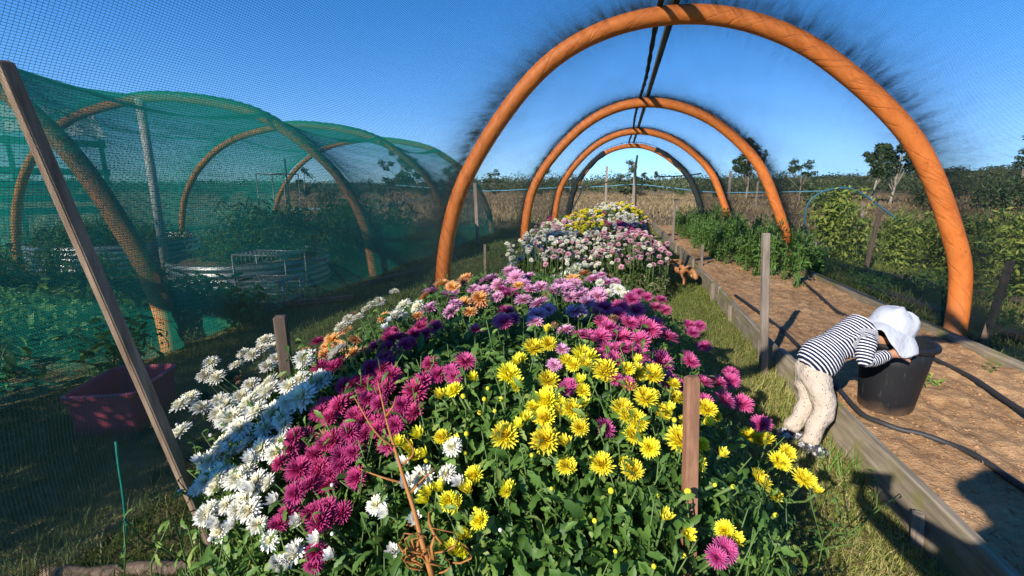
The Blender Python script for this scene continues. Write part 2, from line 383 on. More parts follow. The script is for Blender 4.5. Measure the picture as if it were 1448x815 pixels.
# ---------------------------------------------------------------- leaf templates
LV = [(0, 0, 0), (0, .34, .03), (0, .62, .02), (0, 1, -.10),
      (.20, .20, .05), (.15, .34, .07), (.31, .50, .06), (.19, .62, .06), (.20, .80, .0),
      (-.20, .20, .05), (-.15, .34, .07), (-.31, .50, .06), (-.19, .62, .06), (-.20, .80, .0)]
LV = [(x_*.78, y_, z_) for x_, y_, z_ in LV]
LF = [(0, 4, 5, 1), (1, 5, 6, 7, 2), (2, 7, 8, 3), (0, 1, 10, 9), (1, 2, 12, 11, 10), (2, 3, 13, 12)]
SV = [(0, 0, 0), (.16, .4, .05), (0, 1, -.12), (-.16, .4, .05)]; SF = [(0, 1, 2, 3)]       # simple leaf
BV = [(-.5, 0, 0), (.5, 0, 0), (.32, .45, .10), (-.32, .45, .10), (0, 1, .42)]; BF = [(0, 1, 2, 3), (3, 2, 4)]  # blade, length along y
def leaf_frames(n, up, spread, yaw=None):
    nr = np.tile(np.array(up, float), (n, 1))+RS.randn(n, 3)*spread
    return nr, (RS.rand(n)*6.283 if yaw is None else yaw)
def rnd_in(n, a, b): return a+(b-a)*RS.rand(n)
def blades(name, X, Y, Z, h, wd, mt, lean=.5, tint=None, **kw):
    n = len(X); yaw = RS.rand(n)*6.283; ln = np.abs(RS.randn(n))*lean
    d = np.stack([np.cos(yaw)*ln, np.sin(yaw)*ln, np.ones(n)], 1); d /= np.linalg.norm(d, axis=1)[:, None]     # blade direction
    s = np.stack([-np.sin(yaw), np.cos(yaw), np.zeros(n)], 1); nn = np.cross(s, d)
    tw = RS.rand(n)*6.283
    s2 = s*np.cos(tw)[:, None]+nn*np.sin(tw)[:, None]; n2 = np.cross(s2, d)
    Ms = np.stack([s2*wd[:, None], d*h[:, None], n2*h[:, None]], 2)
    return scatter(name, BV, BF, Ms, np.stack([X, Y, Z], 1), mt, tint=tint, tagkw=kw)

# ---------------------------------------------------------------- grass and meadow (stuff)
def lawn(name, x0, x1, y0, y1, n, h0, h1, wd, mt, keep=None, tshift=0, **kw):
    X = rnd_in(n, x0, x1); Y = y0+(y1-y0)*RS.rand(n)**1.3
    nz = vnoise(X, Y, 1.3, 9)
    k = np.ones(n, bool) if keep is None else keep(X, Y)
    X, Y, nz = X[k], Y[k], nz[k]; n = len(X)
    tint = np.clip(.42+.16*nz+RS.randn(n)*.2+tshift, 0, 1)
    return blades(name, X, Y, X*0-.003, rnd_in(n, h0, h1)*(1+.25*nz), wd*(.6+.8*RS.rand(n)), mt, .8, tint, **kw)
lawn('path_grass', .15, 1.10, 1.1, 6.3, 70000, .015, .055, .0035, M['grass'], tshift=.18, kind='stuff')
lawn('path_grass', .3, 1.10, 6.0, 14, 9000, .02, .06, .006, M['grass'], kind='stuff')
lawn('shade_tinted_grass', -3.3, -1.0, .75, 5.0, 42000, .02, .07, .0045, M['grassD'], keep=lambda X, Y: X < -1.05+0*Y, kind='stuff')
lawn('shade_tinted_grass', -3.4, -1.3, 4.5, 15, 22000, .02, .09, .008, M['grassD'], kind='stuff')
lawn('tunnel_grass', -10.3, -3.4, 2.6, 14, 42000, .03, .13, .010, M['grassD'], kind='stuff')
lawn('verge_grass', 2.62, 7.5, 2.6, 16, 40000, .04, .16, .008, M['grass'], tshift=-.05, kind='stuff')
lawn('bed_back_grass', -1.5, 1.1, 2.6, 6.5, 12000, .03, .10, .006, M['grass'], kind='stuff')
n = 70000; d = 14+78*RS.rand(n)**1.5; az = R(-62)+R(118)*RS.rand(n)
X, Y = d*np.sin(az), d*np.cos(az); k = (Y > 15.5) | (X > 7.5) | (X < -11); X, Y, d = X[k], Y[k], d[k]
nz = vnoise(X, Y, .22, 12)
blades('meadow_grass', X, Y, X*0, (.08+.13*RS.rand(len(X)))*(1+.3*nz)*(1+d*.006), .012+.0016*d, M['grassM'], .45,
       np.clip(.45+.13*nz+RS.randn(len(X))*.16+np.where(d < 19, .25, 0), 0, 1), kind='stuff')
# straw and bits on the soil and path
n = 1300; X = rnd_in(n, 1.2, 2.5); Y = 1.2+7*RS.rand(n)**1.4; Ms = frames(np.tile([0, 0, 1.], (n, 1))+RS.randn(n, 3)*.15, RS.rand(n)*6.28, np.stack([rnd_in(n, .0018, .004), rnd_in(n, .02, .07), rnd_in(n, .01, .03)], 1))
scatter('straw_litter', BV, BF, Ms, np.stack([X, Y, soilz(X, Y)+.006], 1), M['straw'], tagkw=dict(kind='stuff'))
n = 1500; X = rnd_in(n, .5, 1.1); Y = 1.1+4*RS.rand(n)**1.5; Ms = frames(np.tile([0, 0, 1.], (n, 1))+RS.randn(n, 3)*.2, RS.rand(n)*6.28, np.stack([rnd_in(n, .002, .004), rnd_in(n, .04, .10), rnd_in(n, .01, .05)], 1))
scatter('straw_litter', BV, BF, Ms, np.stack([X, Y, X*0+.02], 1), M['straw'], tagkw=dict(kind='stuff'))
# soil clods
ICO = bpy.data.meshes.new('tmp'); import bmesh
bm = bmesh.new(); bmesh.ops.create_icosphere(bm, subdivisions=1, radius=1)
IV = [tuple(v.co*(1+random.uniform(-.25, .25))) for v in bm.verts]; IF = [tuple(v.index for v in f.verts) for f in bm.faces]
bm.free()
n = 6500; X = rnd_in(n, 1.19, 2.5); Y = 1.15+8*RS.rand(n)**1.6; s = .002+.010*RS.rand(n)**4; s = np.stack([s*1.3, s, s*.6], 1)
scatter('soil_clods', IV, IF, frames(RS.randn(n, 3)*.4+np.array([0, 0, 1.]), RS.rand(n)*6, s), np.stack([X, Y, soilz(X, Y)+s[:, 2]*.2], 1), M['soil'], tagkw=dict(kind='stuff'))

# ---------------------------------------------------------------- hoops
def catmull(P, per=8):
    P = [Vector(p) for p in P]; out = []
    Q = [P[0]*2-P[1]]+P+[P[-1]*2-P[-2]]
    for i in range(1, len(Q)-2):
        for k in range(per):
            t = k/per; a, b, c, d_ = Q[i-1], Q[i], Q[i+1], Q[i+2]
            out.append(.5*((2*b)+(c-a)*t+(2*a-5*b+4*c-d_)*t*t+(3*b-a-3*c+d_)*t*t*t))
    out.append(P[-1]); return out
PM = catmull([(x, 0, z) for x, z in [(2.74, -.05), (2.70, .4), (2.57, .85), (2.19, 1.6), (1.60, 2.17), (1.05, 2.48), (.49, 2.61), (-.09, 2.55), (-.64, 2.29), (-1.13, 1.80), (-1.48, 1.22), (-1.64, .55), (-1.67, -.05)]])
PL = catmull([(x, 0, z) for x, z in [(-3.37, -.05), (-3.42, .35), (-3.56, .83), (-3.96, 1.5), (-4.67, 2.07), (-5.35, 2.36), (-6.4, 2.54), (-7.3, 2.54), (-8.5, 2.29), (-9.37, 1.77), (-9.96, 1.08), (-10.22, .42), (-10.28, -.05)]])
def hoop(P, Y, r, mt, skew=0.0, wob=.018, **kw):
    pts = []; ph = random.random()*6
    for i, p in enumerate(P): pts.append(Vector((p.x+wob*math.sin(i*.21+ph), Y+skew*(i/len(P)-.5)+wob*math.cos(i*.17+ph), p.z)))
    n = 20; V, Fc = tube_geo(pts, r, n)
    o = MB().add(V, Fc, 0, True).build('tunnel_hoop', mt, **kw)
    al = o.data.attributes.new('along', 'FLOAT', 'POINT'); ar = o.data.attributes.new('around', 'FLOAT', 'POINT')
    L = np.concatenate([[0], np.cumsum([(pts[i+1]-pts[i]).length for i in range(len(pts)-1)])])
    al.data.foreach_set('value', np.repeat(L, n).astype('f')); ar.data.foreach_set('value', np.tile(np.arange(n)/n, len(pts)).astype('f'))
    o.location = (0, 0, 0); return recenter(o)
ML = ['orange shade tunnel hoop passing over the photographer, behind the wide bed', 'nearest and largest orange hoop, beside the bucket at its right foot',
      'second orange hoop, its right foot beside the leafy green seedlings', 'third orange hoop, rising behind the distant white and yellow flowers',
      'farthest orange hoop wrapped in black net at the tunnel end']
MY = [-.27, 4.32, 8.43, 12.54, 16.65]
for i, Y in enumerate(MY):
    h_ = hoop(PM, Y, (.056, .073)[i] if i < 2 else .078, M['orange'], label=ML[i], cat='tunnel hoop', group='orange hoops of the black net tunnel')
    if i == 4:
        a = MB(); s1 = [Vector((p.x, Y, p.z)) for p in PM]
        a.tube([p+Vector((0, -.02, .02)) for p in s1[4:40]], [.090+.008*math.sin(k*1.3) for k in range(36)], 10)
        c = a.build('net_wrap', M['dcloth'], label='black net bundled round the right side')
        c2 = MB().tube([p+Vector((0, -.02, .02)) for p in s1[62:92]], [.088+.008*math.sin(k*1.1) for k in range(30)], 10).build('net_wrap', M['dcloth'])
        for q_ in (c, c2): q_.parent = h_; q_.matrix_parent_inverse = Matrix.Translation(-Vector(h_.location))
LL = ['orange hoop of the green tunnel directly behind the leaning timber', 'wide orange hoop of the green tunnel standing left of the wire rack',
      'orange hoop of the green tunnel with its left foot behind the white pipe', 'farthest orange hoop of the green tunnel, seen past the nearest big hoop']
for i, Y in enumerate([2.81, 6.05, 9.29, 12.5]):
    hoop(PL, Y, .070 if i == 0 else .066, M['orangeF'], label=LL[i], cat='tunnel hoop', group='hoops of the green net tunnel')
hoop(PL, -.43, .08, M['orangeF'], label='orange hoop of the green tunnel standing beyond the frame beside the photographer', cat='tunnel hoop', group='hoops of the green net tunnel')

# ---------------------------------------------------------------- nets
def net(name, P, Ys, off, sag, mt, ny=16, zmin=0.0, edge=.0, bulge=None, **kw):
    P = [Vector((p.x, 0, p.z)) for p in P]; Pd = []
    for i in range(len(P)-1):
        for k in range(3): Pd.append(P[i].lerp(P[i+1], k/3))
    Pd.append(P[-1]); n = len(Pd)
    cx = (P[0].x+P[-1].x)/2
    T_ = [(Pd[min(n-1, i+1)]-Pd[max(0, i-1)]).normalized() for i in range(n)]
    Nn = []
    for i in range(n):
        v = Vector((-T_[i].z, 0, T_[i].x)); c = Pd[i]-Vector((cx, 0, .6))
        Nn.append(v if v.dot(c) > 0 else -v)
    L = np.concatenate([[0], np.cumsum([(Pd[i+1]-Pd[i]).length for i in range(n-1)])])
    V = []; U = []; W = []; NR = []
    yy = []
    for a, b in zip(Ys[:-1], Ys[1:]):
        for k in range(ny): yy.append((a+(b-a)*k/ny, k/ny, b-a))
    yy.append((Ys[-1], 0.0, 1))
    ph = np.random.RandomState(4).rand(8)*6
    for (y, t, ln) in yy:
        s = math.sin(math.pi*t); near0 = math.exp(-min(t, 1-t)*ln/.36)
        for i in range(n):
            near = near0
            l = L[i]; top = max(0, Pd[i].z/2.6)
            # sag of the cloth between two hoops + travelling ripples
            rip = .020*s*math.sin(l*3.1+y*1.7+ph[0])+.012*s*math.sin(l*7.3-y*2.9+ph[1])+.006*math.sin(l*17+y*5+ph[2])*(s+.25)+.004*math.sin(l*41+y*1.5)*near
            p = Pd[i]+Nn[i]*(off+rip-sag*s**.8*(.35+.65*top))
            if bulge: p = bulge(p, y)
            V.append((p.x, y+.02*math.sin(l*2), max(p.z, zmin))); U.append(l); W.append(y)
            if y < 2 and P[0].x > 0: near *= .1 if t < .5 else 1
            ex = (.4*max(0, 1-Pd[i].z/.8) if Pd[i].x < 0 else .22*max(0, 1-Pd[i].z/1.6)) if P[0].x > 0 else 0
            if P[0].x < 0: ex += 2.6*math.exp(-((l-2.85)/.045)**2)+1.6*math.exp(-((l-6.5)/.03)**2)
            NR.append(near*.9+ex)
    m_ = len(yy); idx = np.arange(n*m_).reshape(m_, n)
    Fq = np.stack([idx[:-1, :-1], idx[:-1, 1:], idx[1:, 1:], idx[1:, :-1]], 2).reshape(-1, 4)
    me = bpy.data.meshes.new(name); me.from_pydata(V, [], Fq.tolist()); me.materials.append(mt)
    me.polygons.foreach_set('use_smooth', np.ones(len(Fq), bool))
    for nm, A in (('u', U), ('v', W), ('near', NR)): me.attributes.new(nm, 'FLOAT', 'POINT').data.foreach_set('value', np.array(A, 'f'))
    me.update(); o = bpy.data.objects.new(name, me); link(o); tag(o, **kw); return recenter(o)
net('shade_net', PM, MY, .092, .05, M['netB'], label='fine black shade net stretched over the big orange hoops and the flower bed', cat='shade net')
net('shade_net', PL, [-.43, 2.81, 6.05, 9.29, 12.5], .09, .25, M['netG'], zmin=.02, label='green shade net sagging over the neighbouring tunnel with the round beds', cat='shade net')

# purlin, seam bundle, net rags at the far end
MB().bar((.37, -.6, 2.735), (.42, 16.8, 2.74), .055, .07, bev=.004).build('ridge_beam', M['purlin'], label='long brown timber ridge beam lying along the tops of the hoops', cat='beam')
pts = []
for k in range(120):
    y = -.4+17.1*k/119; ph = ((y+.27) % 4.11)/4.11
    pts.append((.27+.015*math.sin(y*1.1), y, 2.70-.03*math.sin(math.pi*ph)))
MB().tube(pts, [.018+.009*abs(math.sin(k*.9)) for k in range(120)], 7).build('net_seam', M['dcloth'], label='dark gathered seam of net hanging beside the ridge beam', cat='net seam')
# torn net at the end
V = []; Fq = []; nx, ny2 = 26, 9
for j in range(ny2):
    for i in range(nx):
        t = i/(nx-1); x = -1.0+2.1*t; z = 2.42-.12*j/(ny2-1)-.18*math.sin(math.pi*t)**2*(.3+j/(ny2-1))+.03*math.sin(i*1.7+j); V.append((x+.2, 16.6-.5*j/(ny2-1), z))
for j in range(ny2-1):
    for i in range(nx-1): Fq.append((j*nx+i, j*nx+i+1, (j+1)*nx+i+1, (j+1)*nx+i))
a = MB().add(V, Fq, 0, True)
o = a.build('net_scrap', M['netB'], label='scrap of dark net sagging from the top of the farthest hoop', cat='net scrap')
for nm, A in (('u', [v[0] for v in V]), ('v', [v[2]*2 for v in V]), ('near', [-.4]*len(V))): o.data.attributes.new(nm, 'FLOAT', 'POINT').data.foreach_set('value', np.array(A, 'f'))
recenter(o)
MB().tube([(.55, 16.5, 2.3), (.50, 16.5, 1.8), (.56, 16.52, 1.3), (.6, 16.5, .3)], [.03, .05, .03, .02], 7).build('hanging_net_strip', M['dcloth'], label='dark strip of net hanging down in the tunnel end opening', cat='net strip')
for a_, b_, lb in [((-1.55, 16.3, .5), (-1.15, 16.4, 1.35), 'short dark pole leaning at the left foot of the farthest hoop'), ((2.6, 16.6, 1.7), (1.2, 16.6, 1.62), 'dark cord stretched across the tunnel end to its right side'),
                   ((-1.2, 16.6, 1.25), (.4, 16.6, 1.7), 'sagging dark cord crossing the left half of the tunnel end')]:
    MB().tube([Vector(a_).lerp(Vector(b_), k/6)+Vector((0, 0, -.04*math.sin(math.pi*k/6))) for k in range(7)], .022, 6).build('stretched_cord' if 'cord' in lb else 'leaning_pole', M['dcloth'], label=lb, cat='cord' if 'cord' in lb else 'pole')

# net bundles gathered at the right feet of hoops 2 and 3
for Y, lb in ((8.55, 'black net bunched up behind the right leg of the second hoop'), (12.66, 'black net bunched up behind the right leg of the third hoop')):
    a = MB(); rs = random.Random(int(Y))
    for k in range(16):
        i0 = 20-rs.randint(0, 9); pts = [Vector((PM[i].x+.10+.02*rs.random(), Y+.05*rs.random(), PM[i].z)) for i in range(i0, 3, -3)]
        pts += [Vector((2.86+.12*rs.random(), Y+.1+.3*rs.random(), .45)), Vector((2.85+.35*rs.random(), Y+.5*rs.random(), .02))]
        pts = catmull(pts, 4); a.tube(pts, [.003+.010*rs.random()*min(1, j/8) for j in range(len(pts))], 4)
    a.build('bunched_net', M['dcloth'], label=lb, cat='bunched net')

# ---------------------------------------------------------------- timber and posts
def post(name, a, b, w1, w2, mt, label, cat, group=None, twist=.3, jit=.002):
    a, b = Vector(a), Vector(b)
    o = MB().bar(Vector((0, 0, 0)), b-a, w1, w2, bev=.004, jit=jit, twist=twist).build(name, M[mt], label=label, cat=cat, group=group)
    o.location = a; return o
post('leaning_timber', (-1.03, .955, -.02), (-1.22, .765, 1.50), .023, .029, 'wood_tan', 'long sawn timber leaning outward across the left of the flower bed', 'timber', twist=.72)
post('timber_stake', yp(973, 815, .92), yp(979, 533, 1.0), .028, .028, 'wood_red', 'square reddish brown stake standing among the yellow blooms', 'stake', twist=.12)
p_ = gp(412, 560, .55); post('timber_stake', (p_.x, p_.y, .0), (p_.x-.01, p_.y, .835), .037, .037, 'wood_dark', 'short dark brown stake standing among the white blooms', 'stake', twist=.5)
post('timber_stake', (1.02, 3.28, -.02), yp(1083, 330, 3.30), .038, .045, 'wood_grey', 'tall grey weathered stake beside the board edge behind the child', 'stake', twist=.4)
post('timber_stake', (2.80, 4.15, -.02), (2.93, 4.25, .70), .05, .055, 'wood_dark', 'dark post just right of the nearest hoop foot', 'stake')
post('timber_stake', (-1.80, 6.3, 0), (-1.80, 6.3, .47), .035, .03, 'wood_grey', 'small grey stake on the grass left of the far flower bed', 'stake')
post('timber_stake', (1.27, 7.4, 0), (1.26, 7.4, .42), .035, .03, 'wood_grey', 'short pale stake by the board near the small dog', 'stake')
post('timber_stake', (1.23, 11.0, 0), (1.23, 11.0, 1.0), .045, .04, 'wood_grey', 'thin pale stake at the far end of the board edge', 'stake')
post('timber_stake', (3.95, 8.9, 0), (3.95, 8.9, 1.0), .05, .05, 'wood_grey', 'grey post before the leafy crop row, left one of the two', 'stake')
post('timber_stake', (3.67, 7.9, 0), (3.74, 7.9, .95), .045, .045, 'wood_dark', 'dark topped post before the leafy crop row, right one of the two', 'stake')
post('timber_stake', (2.78, 7.4, 0), (2.78, 7.4, .50), .07, .05, 'wood_grey', 'stumpy grey post between the second hoop and the crop row', 'stake')
post('timber_stake', (-3.05, 10.1, 0), (-3.1, 10.1, 1.35), .07, .07, 'wood_grey', 'tall grey post standing between the two tunnels', 'stake')
for px, py, t_, h_, lb in [(856, 290, 26, 2.35, 'thin far post seen through the tunnel left of the leafy tree'), (1029, 290, 24, 2.0, 'thin far post seen inside the right of the farthest hoop'),
                       (895, 292, 22, 2.3, 'dark far post in the middle of the tunnel opening'), (1069, 285, 34, 1.6, 'far field post below the tall round tree')]:
    d_ = ray(px, py); d_.z = 0; d_.normalize(); q_ = d_*t_
    post('field_post', (q_.x, q_.y, 0), (q_.x, q_.y, h_), .09, .09, 'wood_grey', lb, 'post')
q_ = yp(410, 300, 9.6); post('garden_stake', (q_.x, 9.6, 0), (q_.x, 9.6, 1.9), .03, .03, 'gpaint', 'thin green stake inside the green tunnel right of the leafy mound', 'stake')
# left board edging of the soil bed: pieces butted end to end
ys = [1.0, 3.37, 5.35, 7.35, 9.3, 12.0, 15.5]; lbs = ['mossy board edging the soil bed nearest the viewer, beside the child', 'grey edging board starting at the tall weathered stake', 'grey edging board leading towards the small dog',
      'broken grey edging board just past the small dog', 'grey edging board beside the far flower bed', 'last distant edging board at the tunnel end']
for i in range(6):
    y0, y1 = ys[i]+.012, ys[i+1]-.012; dz = [0, -.01, .015, -.015, .01, 0][i]
    b = MB().box((0, (y1-y0)/2, 0), (.04, y1-y0, .19), bev=.006)
    V = b.V; o = b.build('edging_board', M['wood_greyY'], label=lbs[i], cat='edging board', group='boards edging the soil bed on the path side')
    o.location = (1.135+[.005, -.02, .0, .02, -.01, 0][i], y0, .085+dz); o.rotation_euler = (R([0, .25, -.3, .5, 0, 0][i]), R([6, 2, -3, 5, 0, 0][i]), R([.4, -.5, .6, -.3, .2, 0][i]))
for (x, y, h_) in [(1.095, 1.71, .13), (1.09, 3.6, .15), (1.09, 4.6, .16), (1.09, 5.5, .2), (1.10, 7.0, .26), (1.09, 8.3, .25)]:
    post('edging_peg', (x, y, -.01), (x-.01+.01*random.random(), y+.01, h_), .035, .035, 'wood_grey', {1.71: 'pale rounded peg holding the mossy board near the viewer', 3.6: 'peg against the board just past the tall weathered stake', 4.6: 'peg holding the second board halfway along',
         5.5: 'peg at the joint before the small dog', 7.0: 'splintered peg just past the small dog', 8.3: 'peg beside the far flower bed'}[y], 'peg')
for i, (y0, y1) in enumerate([(1.2, 4.6), (4.63, 8.2), (8.23, 12.5)]):
    b = MB().box((0, (y1-y0)/2, 0), (.09, y1-y0, .15), bev=.012, jit=.004)
    o = b.build('edging_board', M['wood_greyY'], label=['mossy board edging the soil bed behind the bucket', 'board edging the soil bed between the first and second hoops', 'distant board edging the soil bed past the second hoop'][i], cat='edging board', group='boards edging the soil bed on the far side')
    o.location = (2.58, y0, .07)
for (a_, b_, lb) in [((3.0, 6.3, 0), (3.45, 3.0, 0), 'low dark board lying in the verge behind the bucket'), ((3.3, 8.3, 0), (4.9, 4.4, 0), 'long low board lying at the foot of the leafy crop row')]:
    a_, b_ = Vector(a_), Vector(b_); o = MB().bar(Vector((0, 0, .07)), b_-a_+Vector((0, 0, .07)), .12, .04, bev=.005).build('low_board', M['wood_dark'], label=lb, cat='board'); o.location = a_
# ground log at lower left, cord on net
a_, b_ = gp(60, 815, .02), gp(312, 797, .02)
o = MB().tube([a_.lerp(b_, k/8)+Vector((0, .008*math.sin(k*1.9), 0)) for k in range(9)], [.022, .024, .02, .023, .021, .024, .021, .022, .018], 9).build('fallen_branch', M['wood_tan'], label='thin stripped branch lying on the grass left of the leaning timber', cat='branch'); recenter(o)
pts = [xp(a_, b_, -1.60) for a_, b_ in [(164, 625), (168, 660), (174, 700), (178, 745), (176, 790), (180, 815), (183, 860)]]
o = MB().tube(catmull(pts, 5), .0045, 6).build('green_cord', M['gcord'], label='thin green cord hanging down the net at lower left', cat='cord'); recenter(o)

# ---------------------------------------------------------------- hoses
def hose(px, z, r, lb):
    pts = [gp(x, y, z) for x, y in px]; pts = catmull(pts, 6)
    o = MB().tube([p+Vector((0, 0, 0.003*math.sin(i*.9))) for i, p in enumerate(pts)], r, 10).build('irrigation_hose', M['hose'], label=lb, cat='hose', group='black irrigation hoses on the soil bed'); recenter(o)
hose([(1040, 418), (1085, 450), (1132, 492), (1182, 545), (1212, 580), (1250, 600), (1300, 614), (1360, 635), (1448, 690), (1560, 775)], .118, .0135, 'black irrigation hose running past the child in front of the bucket')
hose([(1128, 392), (1152, 412), (1180, 437), (1225, 463), (1275, 487), (1310, 502), (1370, 532), (1448, 582), (1520, 628)], .118, .013, 'black irrigation hose running behind the bucket along the bed')
# twine
def line(pts, r, mt, lb, cat, name):
    o = MB().tube(catmull(pts, 6), r, 5).build(name, M[mt], label=lb, cat=cat); recenter(o)
line([yp(x, y, 17.0) for x, y in [(560, 262), (650, 269), (700, 270), (780, 266), (850, 264), (900, 261), (950, 266), (1010, 272), (1080, 272), (1180, 270)]], .012, 'cyan', 'pale blue twine strung across behind the tunnel', 'twine', 'fence_twine')
line([yp(x, y, 14) for x, y in [(250, 296), (330, 300), (430, 296), (540, 291), (650, 268)]], .008, 'cyan', 'thin blue line stretched behind the green tunnel', 'twine', 'fence_twine')
line([yp(x, y, 9) for x, y in [(1146, 345), (1138, 315), (1142, 290), (1158, 274), (1180, 267), (1200, 266), (1222, 276), (1248, 295), (1270, 312)]], .015, 'cyanD', 'blue plastic hoop arching over the leafy crop row', 'hoop', 'blue_hoop')

# ---------------------------------------------------------------- chrysanthemum blooms
def bloom_mesh(name, layers, mt, seed, center=None):
    """layers: (count, length, elevation deg, width, curl)"""
    r = np.random.RandomState(seed); V = []; Fc = []; AL = []; TN = []; MI = []
    nl = len(layers)
    for li, (cnt, ln, el, wd, curl) in enumerate(layers):
        off = r.rand()*6
        for k in range(cnt):
            yaw = off+2*math.pi*(k+r.uniform(-.25, .25))/cnt; e = R(el+r.uniform(-8, 8)); L = ln*r.uniform(.86, 1.08); w_ = wd*r.uniform(.85, 1.15)
            o = len(V); x, z = .05, .02*li; seg = 4
            for s in range(seg+1):
                t = s/seg; ww = w_*(.35, .75, 1.0, .92, .25)[s]*.5; cup = ww*.45
                ca, sa = math.cos(yaw), math.sin(yaw)
                for q, hz in ((-1, cup), (0, -cup*.4), (1, cup)):
                    y_ = q*ww; V.append((x*ca-y_*sa, x*sa+y_*ca, z+hz)); AL.append(t); TN.append(li/max(1, nl-1) if center else 0)
                e2 = e+R(curl)*(t+.1); x += math.cos(e2)*L/seg; z += math.sin(e2)*L/seg
            for s in range(seg):
                b0, b1 = o+s*3, o+(s+1)*3
                Fc += [(b0, b0+1, b1+1, b1), (b0+1, b0+2, b1+2, b1+1)]; MI += [0, 0]
    # calyx
    o = len(V); n = 8
    for rr, zz in ((.03, -.22), (.13, -.17), (.17, -.06), (.06, .0)):
        for k in range(n): a = 2*math.pi*k/n; V.append((rr*math.cos(a), rr*math.sin(a), zz)); AL.append(0); TN.append(0)
    for i in range(3):
        for k in range(n): Fc.append((o+i*n+k, o+i*n+(k+1) % n, o+(i+1)*n+(k+1) % n, o+(i+1)*n+k)); MI.append(1)
    me = bpy.data.meshes.new(name); me.from_pydata(V, [], Fc); me.materials.append(mt); me.materials.append(M['calyx'])
    me.polygons.foreach_set('material_index', MI); me.polygons.foreach_set('use_smooth', [True]*len(Fc))
    me.attributes.new('along', 'FLOAT', 'POINT').data.foreach_set('value', AL); me.attributes.new('tint', 'FLOAT', 'POINT').data.foreach_set('value', TN)
    me.update(); return me
PMt = dict(
    wine=petal_mat('wine_petal', (.22, .008, .065), (.42, .025, .145), (.56, .09, .25)),
    wilted=petal_mat('wilted_petal', (.20, .10, .05), (.34, .19, .10), (.42, .27, .16)),
    white=petal_mat('white_petal', (.80, .74, .40), (.86, .85, .78), (.88, .88, .84)),
    yellow=petal_mat('yellow_petal', (.80, .60, .012), (.88, .78, .03), (.90, .86, .10)),
    magenta=petal_mat('magenta_petal', (.30, .015, .10), (.56, .05, .22), (.70, .17, .38)),
    pink=petal_mat('pink_petal', (.62, .30, .30), (.68, .27, .46), (.78, .45, .62)),
    peach=petal_mat('peach_petal', (.80, .42, .06), (.82, .36, .13), (.86, .50, .28)),
    dusky=petal_mat('dusky_pink_petal', (.42, .12, .16), (.58, .25, .34), (.74, .48, .52)),
    pale=petal_mat('pale_green_white_petal', (.62, .66, .25), (.78, .80, .58), (.84, .85, .72)))
DAISY = [(20, .98, 4, .21, -6), (19, .90, 15, .21, -4), (17, .76, 28, .20, 2), (14, .56, 44, .17, 6), (12, .36, 60, .15, 8), (10, .2, 76, .10, 5)]
MUM = [(26, .98, -6, .125, 14), (25, .92, 8, .12, 20), (22, .80, 24, .12, 22), (18, .62, 42, .11, 26), (14, .42, 60, .10, 25), (9, .26, 76, .09, 20)]
YEL = [(24, .96, 0, .17, 26), (23, .88, 14, .17, 30), (20, .76, 28, .17, 34), (17, .60, 44, .16, 34), (13, .42, 60, .15, 28), (9, .25, 76, .12, 20)]
SPID = [(26, 1.1, 5, .06, 25), (24, .9, 30, .06, 20), (16, .6, 55, .06, 15)]
SPID2 = [(16, .8, -25, .12, -30), (14, .8, 5, .12, 30), (10, .55, 40, .12, 40)]
BL = {}
for c, lay, ctr in (('white', DAISY, True), ('yellow', YEL, True), ('magenta', MUM, False), ('wine', MUM, False), ('pink', DAISY, False), ('peach', DAISY, True), ('dusky', DAISY, False), ('wilted', SPID2, False), ('pale', SPID, False)):
    BL[c] = [bloom_mesh(c+'_flower_head', lay, PMt[c], s, ctr) for s in range(3)]
HALF = {c: bloom_mesh(c+'_half_open_head', [(12, .75, 48, .2, 22), (11, .62, 62, .2, 22), (8, .4, 74, .18, 10)], PMt[c], 5, False) for c in ('white', 'yellow')}
def bud_mesh(c):
    a = MB().lathe([(.0, -.5), (.30, -.42), (.52, -.15), (.55, .0)], 10, 1).lathe([(.54, -.02), (.56, .2), (.46, .5), (.22, .68), (.0, .72)], 10, 0)
    me = a.mesh(c+'_bud', [PMt[c], M['calyx']]); n = len(me.vertices)
    me.attributes.new('along', 'FLOAT', 'POINT').data.foreach_set('value', [.6]*n); me.attributes.new('tint', 'FLOAT', 'POINT').data.foreach_set('value', [0]*n); return me
BUD = {c: bud_mesh(c) for c in PMt}

def sstep(a, b, x): x = np.clip((x-a)/(b-a), 0, 1); return x*x*(3-2*x)
def mound(X, Y):
    e = np.abs((X+.40)/.88); fy = sstep(.30, 1.20, Y)*(1-.55*sstep(2.1, 3.5, Y))
    return .38+.47*fy*np.clip(1-e**2.8, 0, 1)
def unproj(px, py, fz, y0=.35, y1=12):
    d = ray(px, py); lo = None; t = y0/d.y
    while t*d.y < y1:
        p = Vector((t*d.x, t*d.y, H+t*d.z))
        if p.z <= float(fz(p.x, p.y)): return p
        t += .01
    return p

